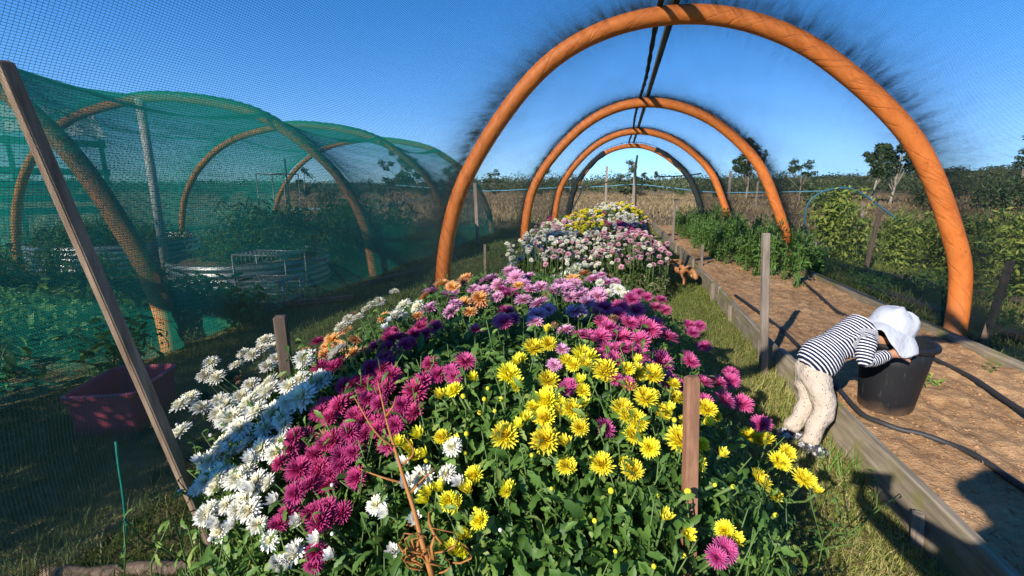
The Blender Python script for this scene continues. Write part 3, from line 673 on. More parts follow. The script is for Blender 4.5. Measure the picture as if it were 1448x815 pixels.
FL = {}
FL['yellow'] = """638,562,24 735,509,24 755,494,34 775,496,26 719,540,38 731,549,26 670,540,22 774,543,34 773,571,42 791,572,22 825,509,46 801,516,24 827,523,28 855,534,38 886,534,26 823,553,20 809,588,34 825,582,24 771,602,34 742,606,28 714,624,42 771,635,44 820,611,28 880,582,38 895,615,32 891,554,18 644,562,18 646,626,18 898,520,19
857,535,34 899,533,22 921,541,36 885,553,18 912,570,38 934,583,34 955,569,32 899,608,36 998,587,32 994,606,26 918,642,32 895,672,34 962,635,46 1018,647,22 1058,620,28 1081,626,33 1101,656,34 1135,683,36 1072,689,36 806,664,30 851,658,38 938,742,20 970,753,30 1025,751,20
574,632,24 594,625,30 626,626,26 583,651,18 671,670,28 717,693,18 605,712,32 625,700,28 635,718,28 663,701,34 630,773,24 642,795,36 657,758,16 800,640,20 990,640,22"""
FL['yellow_bud'] = """685,566,12 709,569,13 679,589,12 656,570,13 660,624,13 658,640,11 953,603,13 1035,700,12 971,705,18 1096,730,13 841,737,13 864,696,16 966,793,13 870,787,11 924,810,13 603,655,12 673,732,12 690,548,10 752,655,11 1010,690,10 930,705,9 780,700,10 700,590,10"""
FL['white'] = """572,666,26 598,675,36 632,678,26 577,696,30 534,727,28 549,736,28 588,735,26 556,782,28 652,688,26 640,643,26 416,787,34 382,766,22 473,800,20 392,805,20 421,738,22 451,771,22
299,513,34 292,536,30 308,540,28 269,563,40 256,574,26 286,583,30 335,516,32 335,536,30 346,500,24 373,486,28 391,484,22 369,497,25 358,507,26 391,511,32 380,520,26 355,545,24 382,542,32 369,554,30 382,558,32 342,561,34 320,576,34 310,588,30 353,576,36 344,588,32 430,516,26 426,542,26 453,540,34 410,556,26 428,570,42 408,580,28 387,586,34 366,590,30 400,598,28 375,606,30
257,617,34 222,606,20 331,601,40 317,600,28 342,617,36 317,633,36 297,653,30 286,662,22 396,626,32 371,642,34 391,649,28 358,656,24 292,690,28 310,685,28 330,674,34 346,669,32 338,687,34 356,678,28 367,690,30 382,694,24 346,710,40 391,712,26 353,728,32 322,725,24 299,732,26 337,724,30 294,741,30 312,756,24 350,711,28 332,743,26 360,700,28 330,648,30 350,636,30 312,668,28 365,745,26
558,415,18 537,427,22 527,434,20 518,438,22 493,452,28 507,452,22 482,465,22 572,439,22 566,452,22 559,456,24 554,461,18 591,436,22 478,506,32 432,515,24 548,470,18 500,445,20
860,420,18 875,415,16 885,422,16 848,405,12 868,410,12"""
FL['white_bud'] = """255,693,13 300,773,13 708,761,10 300,625,10 316,622,11 470,690,10 545,540,8 471,763,9 250,600,8"""
FL['peach'] = """471,488,24 480,490,22 462,493,20 460,506,18 502,488,18 516,502,15 500,508,17 543,456,20 552,447,18 489,466,20 626,405,30 676,427,28 656,403,28 656,430,22 665,448,20 658,399,24 678,427,26 733,410,16 811,398,22 432,500,16 600,420,18 640,412,20 590,448,16 826,393,18"""
FL['pink'] = """721,389,22 694,399,24 706,406,24 730,399,26 739,404,24 724,397,20 683,417,22 670,413,18 703,424,18 740,424,24 643,417,18 644,436,20 762,435,26 760,447,28 775,445,22 784,460,18 787,415,26 801,411,24 807,420,24 780,417,22 794,404,22 812,404,22 839,397,24 863,391,24 857,402,22 846,413,22 825,413,20 794,499,18 773,422,22 850,391,20 609,413,24 608,436,26 635,420,22 638,439,24 670,414,18 685,416,20 685,403,18 765,410,22 750,412,20 820,425,20 836,422,32 846,426,24 814,449,28 800,470,24 820,445,24 891,451,12 784,516,18 756,460,22 748,395,18 830,434,22 870,398,18 712,415,18"""
FL['magenta'] = """893,429,24 914,421,20 934,428,24 940,439,28 854,438,26 876,438,26 899,443,26 865,456,26 851,459,24 904,459,28 926,459,26 846,446,22 849,479,28 878,476,32 919,471,30 944,484,36 904,489,30 904,501,30 869,509,32 874,494,28 935,511,36 886,496,26 831,474,24 819,481,24 836,484,22 916,519,24 974,463,32 989,464,26 979,474,26 996,490,32 976,515,24 944,539,24 994,541,26 1034,539,50 1014,546,34 1024,569,42 1049,577,38 996,571,24 869,544,20 1076,601,28 1024,786,34 1012,800,26 856,607,28 804,549,22 860,470,26 890,465,26 888,480,28 860,494,28 850,500,26 960,552,22
450,486,22 444,504,22 453,522,26 469,519,22 554,472,22 552,483,24 532,500,24 547,495,24 545,506,24 566,484,22 572,495,22 579,488,20 563,506,20 586,472,20 602,470,20 617,469,20 602,456,16 548,517,28 530,522,26 554,536,28 521,533,26 541,529,24 672,472,20 658,518,30 620,533,26 638,533,22 717,447,26 708,456,24 726,453,22 710,415,20 715,422,18
502,550,28 517,550,28 487,555,24 547,552,28 537,562,26 587,560,36 577,575,34 597,547,28 569,582,28 462,575,32 479,580,32 452,585,28 502,590,28 512,597,30 587,595,30 552,595,24 537,582,26 467,597,26 434,618,30 417,628,28 412,641,26 459,626,32 472,633,34 494,621,32 517,618,30 534,618,26 549,633,30 504,638,30 424,673,38 449,668,36 467,671,28 482,663,30 504,676,30 419,708,32 407,726,30 394,741,28 439,698,30 462,688,30 462,721,34 484,723,30 452,748,36 467,741,28 447,786,30 444,796,24 397,663,22 482,648,28 530,600,26 560,610,26 446,650,28 490,570,26 520,572,26"""
PLANTS = [  # colour, px, py, label
 ('white', 300, 530, 'creamy white chrysanthemum plant at the upper left, nearest the pink tub'),
 ('white', 375, 500, 'white chrysanthemum plant at the top left, just before the short dark stake'),
 ('white', 320, 610, 'white chrysanthemum plant just right of the leaning timber, halfway up'),
 ('white', 320, 690, 'white chrysanthemum plant low against the leaning timber'),
 ('white', 375, 570, 'dense white chrysanthemum plant below the short dark stake'),
 ('white', 385, 640, 'white chrysanthemum plant bordering the magenta ones on their left'),
 ('white', 360, 720, 'creamy white chrysanthemum plant in the lower left corner of the bed'),
 ('white', 445, 545, 'white chrysanthemum plant just right of the short dark stake'),
 ('white', 505, 445, 'white chrysanthemum plant leaning out of the back left of the bed'),
 ('white', 565, 450, 'small white chrysanthemum plant beside the peach blooms at the back'),
 ('white', 595, 690, 'white chrysanthemum plant behind the dried orange stem'),
 ('white', 415, 790, 'single stemmed white daisy plant at the bottom left of the bed'),
 ('white', 556, 780, 'white daisy plant left of the base of the orange stem'),
 ('white', 868, 415, 'small white chrysanthemum plant behind the magenta mass'),
 ('magenta', 455, 508, 'small magenta chrysanthemum plant between the short stake and the peach blooms'),
 ('magenta', 550, 490, 'magenta chrysanthemum plant climbing the back left slope'),
 ('magenta', 600, 465, 'magenta chrysanthemum plant on the back slope beneath the pale pink ones'),
 ('magenta', 525, 555, 'dark magenta chrysanthemum plant in the shadow band'),
 ('magenta', 580, 575, 'magenta chrysanthemum plant right of the top of the dried orange stem'),
 ('magenta', 470, 590, 'magenta chrysanthemum plant right of the white mass, upper row'),
 ('magenta', 435, 655, 'magenta chrysanthemum plant right of the white mass, middle row'),
 ('magenta', 510, 640, 'magenta chrysanthemum plant just left of the dried orange stem'),
 ('magenta', 455, 735, 'magenta chrysanthemum plant at the bottom left among green leaves'),
 ('magenta', 655, 515, 'sparse magenta chrysanthemum plant amid green leaves in the bed centre'),
 ('magenta', 717, 440, 'red magenta chrysanthemum plant below the pale pink ones'),
 ('magenta', 865, 465, 'magenta chrysanthemum plant at the left of the big magenta mass'),
 ('magenta', 915, 440, 'magenta chrysanthemum plant at the back of the big magenta mass'),
 ('magenta', 900, 500, 'magenta chrysanthemum plant at the front of the big magenta mass'),
 ('magenta', 985, 475, 'magenta chrysanthemum plant overhanging the grass path'),
 ('magenta', 1030, 560, 'large bloomed magenta chrysanthemum plant right of the square stake'),
 ('magenta', 855, 600, 'magenta chrysanthemum plant half hidden below yellow blooms'),
 ('magenta', 1024, 790, 'dark magenta chrysanthemum plant low at the bottom of the bed'),
 ('yellow', 755, 510, 'yellow chrysanthemum plant at the back left of the yellow group'),
 ('yellow', 830, 530, 'tall yellow chrysanthemum plant before the big magenta mass'),
 ('yellow', 735, 610, 'yellow chrysanthemum plant in the middle of the bed with many buds'),
 ('yellow', 780, 585, 'full yellow chrysanthemum plant in the very middle of the bed'),
 ('yellow', 905, 570, 'dense yellow chrysanthemum plant just left of the square stake'),
 ('yellow', 645, 580, 'yellow chrysanthemum plant with half open heads on thin stems'),
 ('yellow', 600, 640, 'yellow chrysanthemum plant right of the dried orange stem, upper'),
 ('yellow', 635, 710, 'yellow chrysanthemum plant mingled with the white daisies'),
 ('yellow', 645, 785, 'yellow chrysanthemum plant at the bottom beside the orange stem base'),
 ('yellow', 830, 650, 'yellow chrysanthemum plant with orange tinted heads in the front slope'),
 ('yellow', 920, 640, 'yellow chrysanthemum plant before the square stake'),
 ('yellow', 955, 750, 'low yellow chrysanthemum plant at the foot of the square stake'),
 ('yellow', 1070, 640, 'yellow chrysanthemum plant stretching over the path towards the child'),
 ('yellow', 1000, 600, 'shaded yellow chrysanthemum plant directly behind the square stake'),
 ('yellow', 1100, 695, 'yellow chrysanthemum plant with long stems at the right edge of the bed'),
 ('pink', 705, 405, 'pale pink chrysanthemum plant at the top of the bed, left part'),
 ('pink', 625, 425, 'pink chrysanthemum plant at the foot of the nearest hoop'),
 ('pink', 765, 440, 'pale pink chrysanthemum plant in the middle of the back row'),
 ('pink', 805, 412, 'dense pale pink chrysanthemum plant at the top of the bed'),
 ('pink', 852, 400, 'pink chrysanthemum plant at the back right of the near bed'),
 ('pink', 825, 445, 'purple looking pink chrysanthemum plant shaded by the hoop'),
 ('peach', 480, 492, 'peach orange chrysanthemum plant right of the short dark stake'),
 ('peach', 545, 452, 'peach chrysanthemum plant among the back left whites'),
 ('peach', 655, 415, 'peach orange chrysanthemum plant in front of the nearest hoop foot'),
 ('peach', 815, 396, 'yellow peach chrysanthemum plant behind the pale pink ones')]
def parse(s): return [tuple(float(q) for q in a.split(',')) for a in s.split()]
def stem_path(p0, p1, nrm, bend=.10):
    a = Vector(p0); b = Vector(p1); c1 = a+Vector((0, 0, 1))*(b-a).length*.45; c2 = b-Vector(nrm)*min(.16, (b-a).length*.45)
    return [a*(1-t)**3+c1*3*t*(1-t)**2+c2*3*t*t*(1-t)+b*t**3 for t in (0, .25, .45, .65, .82, 1)]
roots = []
for c, px, py, lb in PLANTS:
    p = unproj(px, py, mound)
    base = Vector((p.x*.93-.03, p.y+.06, 0))
    roots.append(dict(c=c, p=p, base=base, lb=lb, stems=MB(), heads=[]))
rx = random.Random(3)
FL['yellow'] += ' '+' '.join('%d,%d,%d' % (px+rx.randint(-26, 26), py+rx.randint(-16, 22), rx.randint(16, 28)) for px, py, sz in rx.sample(parse(FL['yellow']), 34))
FL['magenta'] += ' '+' '.join('%d,%d,%d' % (px+rx.randint(-18, 18), py+rx.randint(-14, 14), rx.randint(16, 26)) for px, py, sz in rx.sample(parse(FL['magenta']), 30))
FL['white'] += ' '+' '.join('%d,%d,%d' % (px+rx.randint(-16, 16), py+rx.randint(-14, 14), rx.randint(18, 28)) for px, py, sz in rx.sample([q for q in parse(FL['white']) if q[0] < 470], 26))
for key, txt in FL.items():
    c = key.split('_')[0]; bud = key.endswith('bud')
    for px, py, sz in parse(txt):
        p = unproj(px, py, mound); p.z += random.uniform(-.005, .02)
        t = (p-Vector((0, 0, H))).dot(cf)
        dia = min(.092, max(.045, sz*t/F_PX*(1.06 if c == 'yellow' else 1.18))) if not bud else min(.03, max(.014, sz*t/F_PX))
        r_ = min((q for q in roots if q['c'] == c), key=lambda q: (q['p']-p).length)
        e = .04; gx = float(mound(p.x+e, p.y)-mound(p.x-e, p.y))/(2*e); gy = float(mound(p.x, p.y+e)-mound(p.x, p.y-e))/(2*e)
        nr = Vector((-gx*.55+random.gauss(0, .28)-.10, -gy*.55+random.gauss(0, .25)-.32, 1)).normalized()
        r_['heads'].append((p, nr, dia/2, bud, px < 625))
        st = p-nr*dia*.12; b = r_['base']+Vector((random.gauss(0, .07), random.gauss(0, .07), .15))
        if px > 940 and c == 'yellow': st_r = .0034
        else: st_r = .0026
        r_['stems'].tube(stem_path(b, st, nr), [st_r*1.5, st_r*1.3, st_r*1.15, st_r, st_r, st_r*1.25], 5)
SPR = []
for r_ in roots:
    if r_['p'].y < 1.9:
        for k in range(13):
            x_, y_ = r_['p'].x+random.gauss(0, .12), r_['p'].y+random.gauss(0, .12)
            if y_ < .42 or x_ < -1.1: continue
            zt = float(mound(x_, y_))+random.uniform(-.02, .055); tip = Vector((x_, y_, zt)); b_ = Vector((x_+random.gauss(0, .05), y_+.05+random.gauss(0, .05), zt-random.uniform(.16, .3)))
            mid = b_.lerp(tip, .55)+Vector((random.gauss(0, .012), random.gauss(0, .012), 0)); r_['stems'].tube([r_['base']+Vector((0, 0, .05)), b_, mid, tip], [.003, .0026, .0022, .0012], 4)
            for j in range(9): q_ = b_.lerp(mid, j/5) if j < 5 else mid.lerp(tip, (j-4)/4); SPR.append((q_.x, q_.y, q_.z))
for r_ in roots:
    hd = r_['heads']
    r_['root'] = empty('chrysanthemum_plant', r_['base'], label=r_['lb'], cat='flowering plant', group='chrysanthemum plants in the near bed')
    B = Vector(r_['base'])
    if r_['stems'].V:
        r_['stems'].V = [tuple(Vector(v)-B) for v in r_['stems'].V]; r_['stems'].build('stem', M['stem'], r_['root'])
    for p, nr, rad, bud, lft in hd:
        c = r_['c']
        if c == 'magenta' and lft: c = 'wine'
        half = (not bud) and rad < .026 and c in HALF and random.random() < .6
        if not bud and not half and c != 'yellow' and random.random() < .05: c = 'wilted'; rad *= .75
        me = BUD[c] if bud else (HALF[c] if half else random.choice(BL[c]))
        o = bpy.data.objects.new('bud' if bud else 'flower', me); link(o, r_['root'])
        o.matrix_world = Matrix.Identity(4)
        q = nr.to_track_quat('Z', 'Y') @ Euler((0, 0, random.random()*6)).to_quaternion()
        o.location = p-B; o.rotation_mode = 'QUATERNION'; o.rotation_quaternion = q; s = rad*(1.35 if half else 1)
        o.scale = (s, s, s*(1.0 if c != 'yellow' else 1.15))
# foliage, handed to the nearest plant
N = 42000
X = rnd_in(N, -1.32, .55); Y = .28+3.1*RS.rand(N)**1.15
e = ((X+.40)/.95)**2; S = mound(X, Y)
k = ~((X > .16) & (X < .34) & (Y < 1.0) & (Y > .5) & (RS.rand(N) < .8)) & (np.abs((X+.40)/.93) < 1.0-.18*RS.rand(N)) & (Y < 3.1) & (X > -.84-.45*np.clip(Y-.75, -.5, .8)+.05*RS.randn(N)); X, Y, S = X[k], Y[k], S[k]; N = len(X)
edge = np.clip((np.abs((X+.40)/.88)-.62)/.35, 0, 1); edge = np.maximum(edge, np.clip((.95-Y)/.5, 0, 1))
Z = S-.03-np.abs(RS.randn(N))*(.07+.20*edge); Z = np.maximum(Z, .04+.1*RS.rand(N))
SP_ = np.array(SPR); X = np.concatenate([X, SP_[:, 0]]); Y = np.concatenate([Y, SP_[:, 1]]); Z = np.concatenate([Z, SP_[:, 2]]); nsp = len(SP_); N = len(X)
nz = vnoise(X*1.0, Y, 5.0, 21)
up = np.stack([(X+.4)*.9, -.35+0*X, np.full(N, .9)], 1)+RS.randn(N, 3)*.62
sz = rnd_in(N, .022, .054)*(1+.2*(Y < 1.2)); sz[-nsp:] = rnd_in(nsp, .016, .034)
Ms = frames(up, RS.rand(N)*6.283, np.stack([sz*rnd_in(N, .75, 1.0), sz, sz*rnd_in(N, .5, 2.2)], 1))
tint = np.clip(.48+.13*nz+RS.randn(N)*.2, 0, 1); tint[-nsp:] = np.clip(tint[-nsp:]+.15, 0, 1)
RP = np.array([[q['p'].x, q['p'].y] for q in roots])
own = np.argmin((X[:, None]-RP[None, :, 0])**2+(Y[:, None]-RP[None, :, 1])**2, axis=1)
for i, r_ in enumerate(roots):
    k = own == i
    if k.sum() == 0: continue
    Ls = np.stack([X[k], Y[k], Z[k]], 1)-np.array(r_['base'])
    scatter('foliage', LV, LF, Ms[k], Ls, M['leafF'], tint=tint[k], parent=r_['root'])

# ---------------------------------------------------------------- far flower bed
def mound2(X, Y):
    e = np.abs((X+.38)/1.02); fy = sstep(4.85, 5.7, Y)*(1-sstep(9.0, 10.2, Y))
    return (.70+.06*sstep(5.5, 7.4, Y)+.22*sstep(6.2, 7.8, Y)*np.clip(1-((X-.0)/.85)**2, 0, 1))*fy*np.clip(1-e**8, 0, 1)
FAR = [('magenta', 752, 318, 'magenta chrysanthemum clump at the left end of the far bed'), ('white', 762, 335, 'white chrysanthemum clump at the left of the far bed by the hoop leg'),
 ('white', 765, 360, 'low white chrysanthemum clump on the left face of the far bed'), ('dusky', 795, 318, 'dusky pink chrysanthemum clump behind the left whites of the far bed'),
 ('yellow', 820, 303, 'deep yellow chrysanthemum clump in the far bed'), ('yellow', 838, 320, 'pale yellow chrysanthemum clump below the deep yellow one'),
 ('white', 862, 292, 'white chrysanthemum clump at the very top of the far bed'), ('yellow', 890, 293, 'small yellow chrysanthemum clump among whites at the top right'),
 ('white', 915, 305, 'white chrysanthemum clump at the top right of the far bed'), ('magenta', 882, 322, 'magenta chrysanthemum clump in the middle of the far bed'),
 ('dusky', 910, 330, 'dusky pink chrysanthemum clump at the right of the far bed'), ('white', 845, 335, 'white chrysanthemum clump in the middle of the far bed'),
 ('dusky', 925, 350, 'dusky pink chrysanthemum clump low at the right beside the dog'), ('dusky', 855, 350, 'dusky pink chrysanthemum clump across the face of the far bed'),
 ('white', 815, 345, 'white chrysanthemum clump in the lower middle of the far bed'), ('magenta', 945, 325, 'magenta chrysanthemum clump at the right end of the far bed'),
 ('dusky', 790, 355, 'dusky pink chrysanthemum clump low on the left face'), ('white', 885, 310, 'white chrysanthemum clump between the yellow and magenta ones'),
 ('dusky', 890, 352, 'dusky pink chrysanthemum clump in front of the middle magenta one')]
froots = []
for c, px, py, lb in FAR:
    p = unproj(px, py, mound2, 4.5, 9.5)
    rt = empty('chrysanthemum_plant', (p.x, p.y, 0), label=lb, cat='flowering plant', group='chrysanthemum plants in the far bed'); froots.append((p, rt, c))
    st = MB(); nfl = 84 if c != 'dusky' else 56
    for k in range(nfl):
        qx, qy = p.x+random.gauss(0, .19), p.y+random.gauss(0, .24)
        qx = min(.58, max(-1.35, qx)); qy = max(5.0, qy)
        zz = float(mound2(qx, qy)); 
        if zz < .25: zz = .3+random.random()*.35
        zz += random.uniform(-.05, .04) if random.random() < .8 else -random.random()*.2
        zz = max(zz, .36+.07*math.sin(qx*6)+random.random()**1.5*.30 if qy < 5.9 else .5)
        cc = 'wilted' if random.random() < .05 else c if random.random() < (.9 if c != 'dusky' else .72) else random.choice(['white', 'dusky', 'white'])
        o = bpy.data.objects.new('flower', random.choice(BL[cc])); link(o, rt)
        nr = Vector((random.gauss(0, .35)-.1, random.gauss(0, .3)-.5, 1)).normalized()
        o.location = (qx-p.x, qy-p.y, zz); o.rotation_mode = 'QUATERNION'; o.rotation_quaternion = nr.to_track_quat('Z', 'Y'); s = random.uniform(.020, .037)*(1.1 if cc == 'magenta' else 1); o.scale = (s, s, s)
        if k % 2 == 0: st.tube([(qx-p.x)*.6*Vector((1, 0, 0))+Vector((0, (qy-p.y)*.6, .02)), Vector((qx-p.x, qy-p.y, zz*.6)), Vector((qx-p.x, qy-p.y, zz))], .004, 4)
    st.build('stem', M['stem'], rt)
N = 17000
X = rnd_in(N, -1.42, .66); Y = 5.0+4.6*RS.rand(N)**1.4; S = mound2(X, Y); k = S > .12; X, Y, S = X[k], Y[k], S[k]; N = len(X)
Z = S-.03-np.abs(RS.randn(N))*.11; fr = Y < 5.75; Z = np.where(fr, S*RS.rand(N)**.7, Z); Z = np.maximum(Z, .03)
Y = np.where(fr, Y+.0, Y)
up = np.stack([(X+.3)*.6, -.8+0*X, np.full(N, .6)], 1)+RS.randn(N, 3)*.5; sz = rnd_in(N, .04, .075)
Ms = frames(up, RS.rand(N)*6.283, np.stack([sz, sz, sz], 1)); tint = np.clip(.45+RS.randn(N)*.22+.25*(Z < .3), 0, 1)
RP = np.array([[q[0].x, q[0].y] for q in froots]); own = np.argmin((X[:, None]-RP[None, :, 0])**2+(Y[:, None]-RP[None, :, 1])**2, axis=1)
for i, (p, rt, c) in enumerate(froots):
    k = own == i
    if k.sum(): scatter('foliage', SV, SF, Ms[k], np.stack([X[k]-p.x, Y[k]-p.y, Z[k]], 1), M['leafB'], tint=tint[k], parent=rt)
# pale spider chrysanthemum between the beds
p = yp(805, 390, 3.9); rt = empty('chrysanthemum_plant', (p.x, p.y, 0), label='greenish white spidery chrysanthemum between the near and far beds', cat='flowering plant')
st = MB()
for k in range(12):
    q = Vector((random.gauss(0, .13), random.gauss(0, .12), p.z-.02+random.gauss(0, .04)))
    o = bpy.data.objects.new('flower', random.choice(BL['pale'])); link(o, rt); o.location = q; o.scale = [random.uniform(.035, .06)]*3; o.rotation_euler = (random.gauss(.35, .2), random.gauss(0, .2), random.random()*6)
    st.tube([Vector((q.x*.4, q.y*.4, 0)), q], .004, 5)
st.build('stem', M['stem'], rt)
n = 500; Ls = np.stack([RS.randn(n)*.18, RS.randn(n)*.16, rnd_in(n, .05, p.z-.05)], 1); scatter('foliage', LV, LF, frames(np.tile([0, -.5, .8], (n, 1))+RS.randn(n, 3)*.5, RS.rand(n)*6, rnd_in(n, .04, .08)), Ls, M['leafF'], parent=rt)

# ---------------------------------------------------------------- dried orange stem
dz = MB(); yb = .80
P_ = [yp(612, 818, .66), yp(598, 770, .68), yp(585, 720, .72), yp(572, 680, .75), yp(560, 640, .79), yp(548, 600, .84), yp(540, 565, .88), yp(534, 538, .92)]
dz.tube(catmull(P_, 4), [.0056-.0044*k/28 for k in range(29)], 7)
for (a, b, c) in [((556, 632), (530, 610), (500, 560)), ((572, 684), (540, 675), (505, 662)), ((578, 700), (600, 676), (620, 660)), ((590, 745), (560, 738), (545, 722)), ((600, 775), (625, 790), (650, 802)), ((545, 590), (556, 575), (560, 560)), ((566, 660), (585, 640), (572, 618))]:
    y0 = .78; pa, pb, pc = yp(*a, y0), yp(*b, y0-.01), yp(*c, y0+.02); dz.tube(catmull([pa, pb, pc], 4), [.0028-.0018*k/8 for k in range(9)], 5)
for k in range(16):
    a0 = random.random()*6.28; c0 = yp(606+random.gauss(0, 14), 790+random.gauss(0, 12), .67); rr = random.uniform(.02, .055); pts = []
    for j in range(6):
        tt = j/5*random.uniform(2, 3.4); pts.append(c0+Vector((math.cos(a0)*rr*math.sin(tt), math.sin(a0)*rr*math.sin(tt)*.6, rr*(1-math.cos(tt))*.6)))
    dz.tube(pts, [.0022, .0035, .004, .003, .002, .0008], 5, squash=.25)
o = dz.build('dried_stem', M['orangestem'], label='dried orange brown dead stem with curled leaves standing before the blooms', cat='dead plant'); recenter(o)

# ---------------------------------------------------------------- plants elsewhere
def leafy_plant(name, h, r, n, mt, lsize, template=(SV, SF), nst=5, seed=0, droop=.0, stemcol='stem', top=False):
    rt = bpy.data.objects.new(name, None); link(rt); rs = np.random.RandomState(seed); st = MB(); Ls = []; U = []
    for k in range(nst):
        a = rs.rand()*6.28; rr = r*(.25+.75*rs.rand()); hh = h*(.65+.35*rs.rand()); tip = Vector((rr*math.cos(a), rr*math.sin(a), hh))
        mid = Vector((tip.x*.35, tip.y*.35, hh*.55)); pts = catmull([Vector((rs.randn()*.02, rs.randn()*.02, 0)), mid, tip], 4); st.tube(pts, [.008*h+.003]*4+[.006*h+.002]*5, 4)
        for j in range(n//nst):
            t = rs.rand()**.75; p = pts[min(8, int(t*8))]; dv = rs.randn(3)*r*.33; Ls.append((p.x+dv[0], p.y+dv[1], max(.02, p.z+dv[2]*.5+.02))); U.append((dv[0]*2, dv[1]*2-.3, .6))
    st.build('stem', M[stemcol], rt); Ls = np.array(Ls); U = np.array(U)+rs.randn(len(Ls), 3)*.4
    sz = lsize*(.6+.8*rs.rand(len(Ls)))
    scatter('foliage', *template, frames(U, rs.rand(len(Ls))*6.28, np.stack([sz, sz, sz], 1)), Ls, mt, tint=np.clip(.5+rs.randn(len(Ls))*.25, 0, 1), parent=rt)
    return rt
def spread(protos, spots, label, cat, group, labels=None):
    used = set()
    for i, (x, y, s) in enumerate(spots):
        k = i % len(protos); p = protos[k]
        o = p if k not in used else copy_tree(p); used.add(k)
        o.location = (x, y, 0); o.rotation_euler = (0, 0, random.random()*6); o.scale = (s, s, s*random.uniform(.9, 1.1))
        tag(o, label=(labels[i] if labels else label), cat=cat, group=group)
# seedlings in the soil bed
pr = [leafy_plant('leafy_seedling', .72, .085, 230, M['leafS'], .055, nst=5, seed=s) for s in range(5)]
sp = []
for y in np.arange(5.8, 13.6, .34):
    for x in np.arange(1.60, 2.6, .23):
        lim = 1.55+max(0, (7.6-y))*.34
        if x < lim or (y < 6.6 and x > 2.15): continue
        sp.append((x+random.gauss(0, .05), y+random.gauss(0, .06), random.uniform(.75, 1.25)))
spread(pr, sp, 'green leafy upright plant in the rows at the far end of the soil bed', 'leafy plant', 'green leafy plants in the soil bed')
for s_, (x, y), lb in ((91, (2.70, 7.2), 'dark green bushy plant at the foot of the second hoop'), ):
    o = leafy_plant('bushy_plant', .55, .2, 260, M['leafV'], .08, nst=8, seed=s_); o.location = (x, y, 0); tag(o, lb, 'bushy plant')
o = leafy_plant('small_weed', .06, .04, 9, M['leafY'], .05, (LV, LF), 3, 33); q_ = gp(1316, 545, .1); o.location = (q_.x, q_.y, .10); tag(o, 'small bright yellow green weed on the soil right of the bucket', 'weed')
o = leafy_plant('small_weed', .05, .04, 12, M['leafV'], .03, (LV, LF), 3, 34); q_ = gp(1398, 530, .1); o.location = (q_.x, q_.y, .10); tag(o, 'tiny green weed on the soil behind the hose at the right', 'weed')
n = 46; X = .0+RS.randn(n)*.05; tv = blades('grass_tuft', X, RS.randn(n)*.09, X*0, rnd_in(n, .07, .15), rnd_in(n, .006, .010), M['leafV'], .5, rnd_in(n, .6, 1)); tag(tv, kind='stuff'); tv.location = (1.03, 2.12, 0)
# leafy crop outside to the right
pr = [leafy_plant('crop_plant', 1.0, .30, 620, M['leafY'], .095, nst=8, seed=40+s) for s in range(4)]
sp = []
for (x0, y0, x1, y1, n, hh) in [(3.5, 9.2, 5.6, 7.6, 9, .95), (4.3, 8.2, 6.2, 6.6, 9, .85), (4.2, 6.4, 6.2, 4.4, 9, .95), (3.9, 4.6, 5.4, 3.3, 7, 1.0), (4.8, 10, 8, 8, 9, .95), (5.6, 7, 7.5, 4.5, 8, .95)]:
    for k in range(n):
        t = k/(n-1); sp.append((x0+(x1-x0)*t+random.gauss(0, .12), y0+(y1-y0)*t+random.gauss(0, .15), hh*random.uniform(.8, 1.15)))
sp += [(3.62, 9.2, 1.25), (3.75, 9.3, 1.3)]
spread(pr, sp, 'tall yellow green leafy crop plant outside the net on the right', 'crop plant', 'leafy crop plants right of the black tunnel')
pr = [leafy_plant('verge_weed', .28, .2, 110, M['leafV'], .07, nst=6, seed=60+s) for s in range(3)]
sp = [(random.uniform(2.85, 5.2), random.uniform(3.0, 8.2), random.uniform(.5, 1.1)) for _ in range(40)]
spread(pr, sp, 'low green weed in the verge between the tunnel and the crop row', 'weed', 'low weeds in the right verge')
# left: weeds near the camera behind the net, mounds on the round beds
pr = [leafy_plant('garden_weed', .36, .24, 150, M['leafV'], .08, (LV, LF), nst=6, seed=70+s) for s in range(3)]
sp = []
for k in range(46):
    a = random.random(); sp.append((random.uniform(-4.6, -2.9)-a*1.6, random.uniform(1.6, 3.6)+a*.9, random.uniform(.6, 1.3)))
spread(pr, sp, 'dark green leafy weed in the green tunnel behind the pink tub', 'weed', 'leafy weeds at the left inside the green tunnel')
pr = [leafy_plant('bed_plant', .75, .30, 330, M['leafV'], .085, nst=8, seed=80+s) for s in range(3)]
sp = []
for cx_, cy_, rr in ((-4.75, 5.3, .8), (-8.3, 6.3, 1.0)):
    for k in range(15):
        a = random.random()*6.28; q = rr*math.sqrt(random.random()); sp.append((cx_+q*math.cos(a), cy_+q*math.sin(a), random.uniform(.75, 1.1)))
for k in range(30): sp.append((random.uniform(-6.8, -3.9), random.uniform(6.4, 8.8), random.uniform(.9, 1.45)))
for k in range(16): sp.append((random.uniform(-9.8, -6.5), random.uniform(3.6, 5.2), random.uniform(.5, .9)))
spread(pr, sp, 'dark green leafy vegetable plant inside the green tunnel around the metal beds', 'vegetable plant', 'vegetable plants in the green tunnel')

